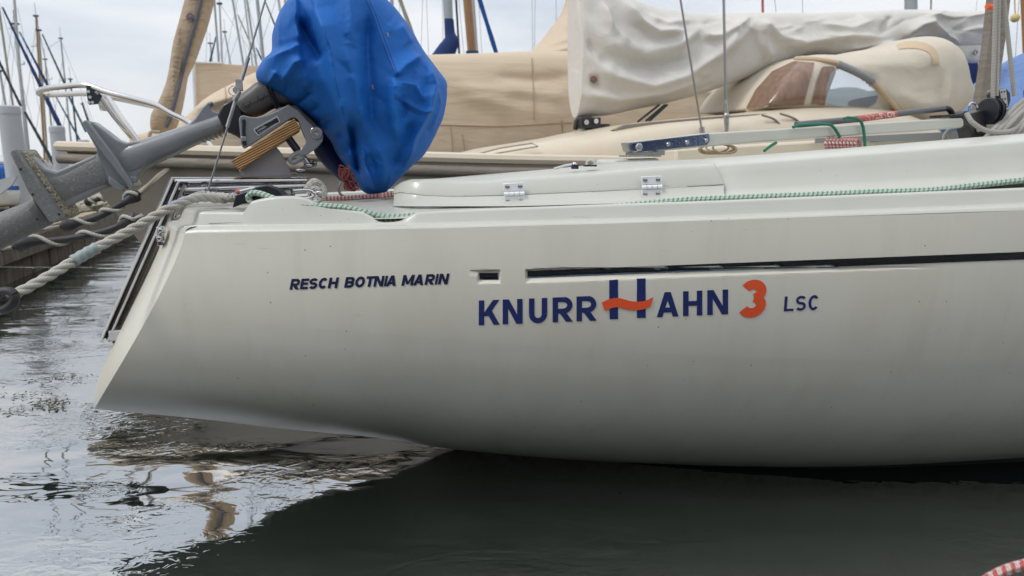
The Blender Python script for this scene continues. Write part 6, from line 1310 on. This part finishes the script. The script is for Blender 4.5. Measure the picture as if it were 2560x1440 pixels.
# far shore
hl = MB(); rnd = random.Random(9); rows = []
prof = [(1500, 330), (1800, 300), (1950, 245), (2060, 232), (2110, 214), (2160, 226), (2300, 214), (2400, 208), (2480, 196), (2560, 190), (2700, 160), (2900, 150), (3200, 200)]
for x in np.linspace(1500, 3200, 120):
    y = interp(x, prof) + 3*math.sin(x*0.09) + 2*math.sin(x*0.23) + rnd.uniform(-1, 1)
    tp = P(x, y, 4200); rows.append([Vector((P(x, 400, 2900).x, 2900, -2)), Vector((P(x, 400, 3300).x, 3300, tp.z*0.32)), Vector((P(x, 400, 3800).x, 3800, tp.z*0.72)), tp, Vector((tp.x*1.2, 5200, tp.z*0.5))])
hl.grid(rows); HM = mat('forested_hills', (0.055, 0.075, 0.06), 0.9, var=0.4, vscale=0.01)
o = mk('hills', hl, HM); o['kind'] = 'structure'

# ================================================================ ADDED UNSEEN BEHIND THE VIEWER: pier and boat as dark surroundings blocking low sky
fp = thing('added_pier_occluder', 'unseen dark planked finger pier added under the viewer to block low sky light', 'jetty', (1.5, -0.4, 0))
mb = MB(); x = -4.2
while x < 7.0:
    mb.box((x + 0.07, -0.45, 0.36), 0.132, 1.3, 0.04); x += 0.142
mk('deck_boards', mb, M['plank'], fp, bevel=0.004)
for y in (0.17, -1.05):
    mb = MB(); mb.box((1.4, y, 0.22), 11.2, 0.08, 0.22); mk('side_beam', mb, M['plank'], fp)
nb = thing('added_boat_occluder', 'unseen dark blue covered boat added beyond the finger pier to block low sky light', 'covered boat', (1.5, -3.0, 0)); rows = []  # added out of view: dark bulk that keeps low sky off hull and metal
for s in np.linspace(0, 1, 20):
    bb_ = 1.3 * math.sin(math.pi*(0.06 + 0.80*s))**0.6; rows.append([Vector((-3.5 + 10*s, -3.0 + bb_*math.copysign(math.sin(abs(q)*math.pi/2)**0.6, q), 1.05 - 1.35*math.cos(abs(q)*math.pi/2))) for q in np.linspace(-1, 1, 17)])
mb = MB(); mb.grid(rows); mb.f.append(list(range(17))); mb.f.append(list(range(len(mb.v) - 17, len(mb.v)))); mk('hull', mb, M['navy'], nb)
rows = []
for s in np.linspace(0, 1, 20):
    bb_ = 1.32 * math.sin(math.pi*(0.06 + 0.80*s))**0.6; rows.append([Vector((-3.5 + 10*s, -3.0 + bb_*q, 1.0 + 0.75*(1 - abs(q)**1.6))) for q in np.linspace(-1, 1, 17)])
mb = MB(); mb.grid(rows); mk('winter_cover', mb, M['navycloth'], nb)
# the air: pale even haze round the whole scene
hz = MB(); hz.box((900, 2500, 399), 9000, 5700, 804)
HZ = bpy.data.materials.new('air'); HZ.use_nodes = True; t = HZ.node_tree; t.nodes.remove(t.nodes['Principled BSDF'])
pv = t.nodes.new('ShaderNodeVolumePrincipled'); pv.inputs['Density'].default_value = 0.00007; pv.inputs['Color'].default_value = (0.88, 0.94, 1.0, 1); pv.inputs['Anisotropy'].default_value = 0.2
t.links.new(pv.outputs[0], t.nodes['Material Output'].inputs['Volume'])
o = mk('haze', hz, HZ, loc=(0, 0, -3)); o['kind'] = 'stuff'; tagp(o, 'thin pale blue haze over the lake', 'haze')
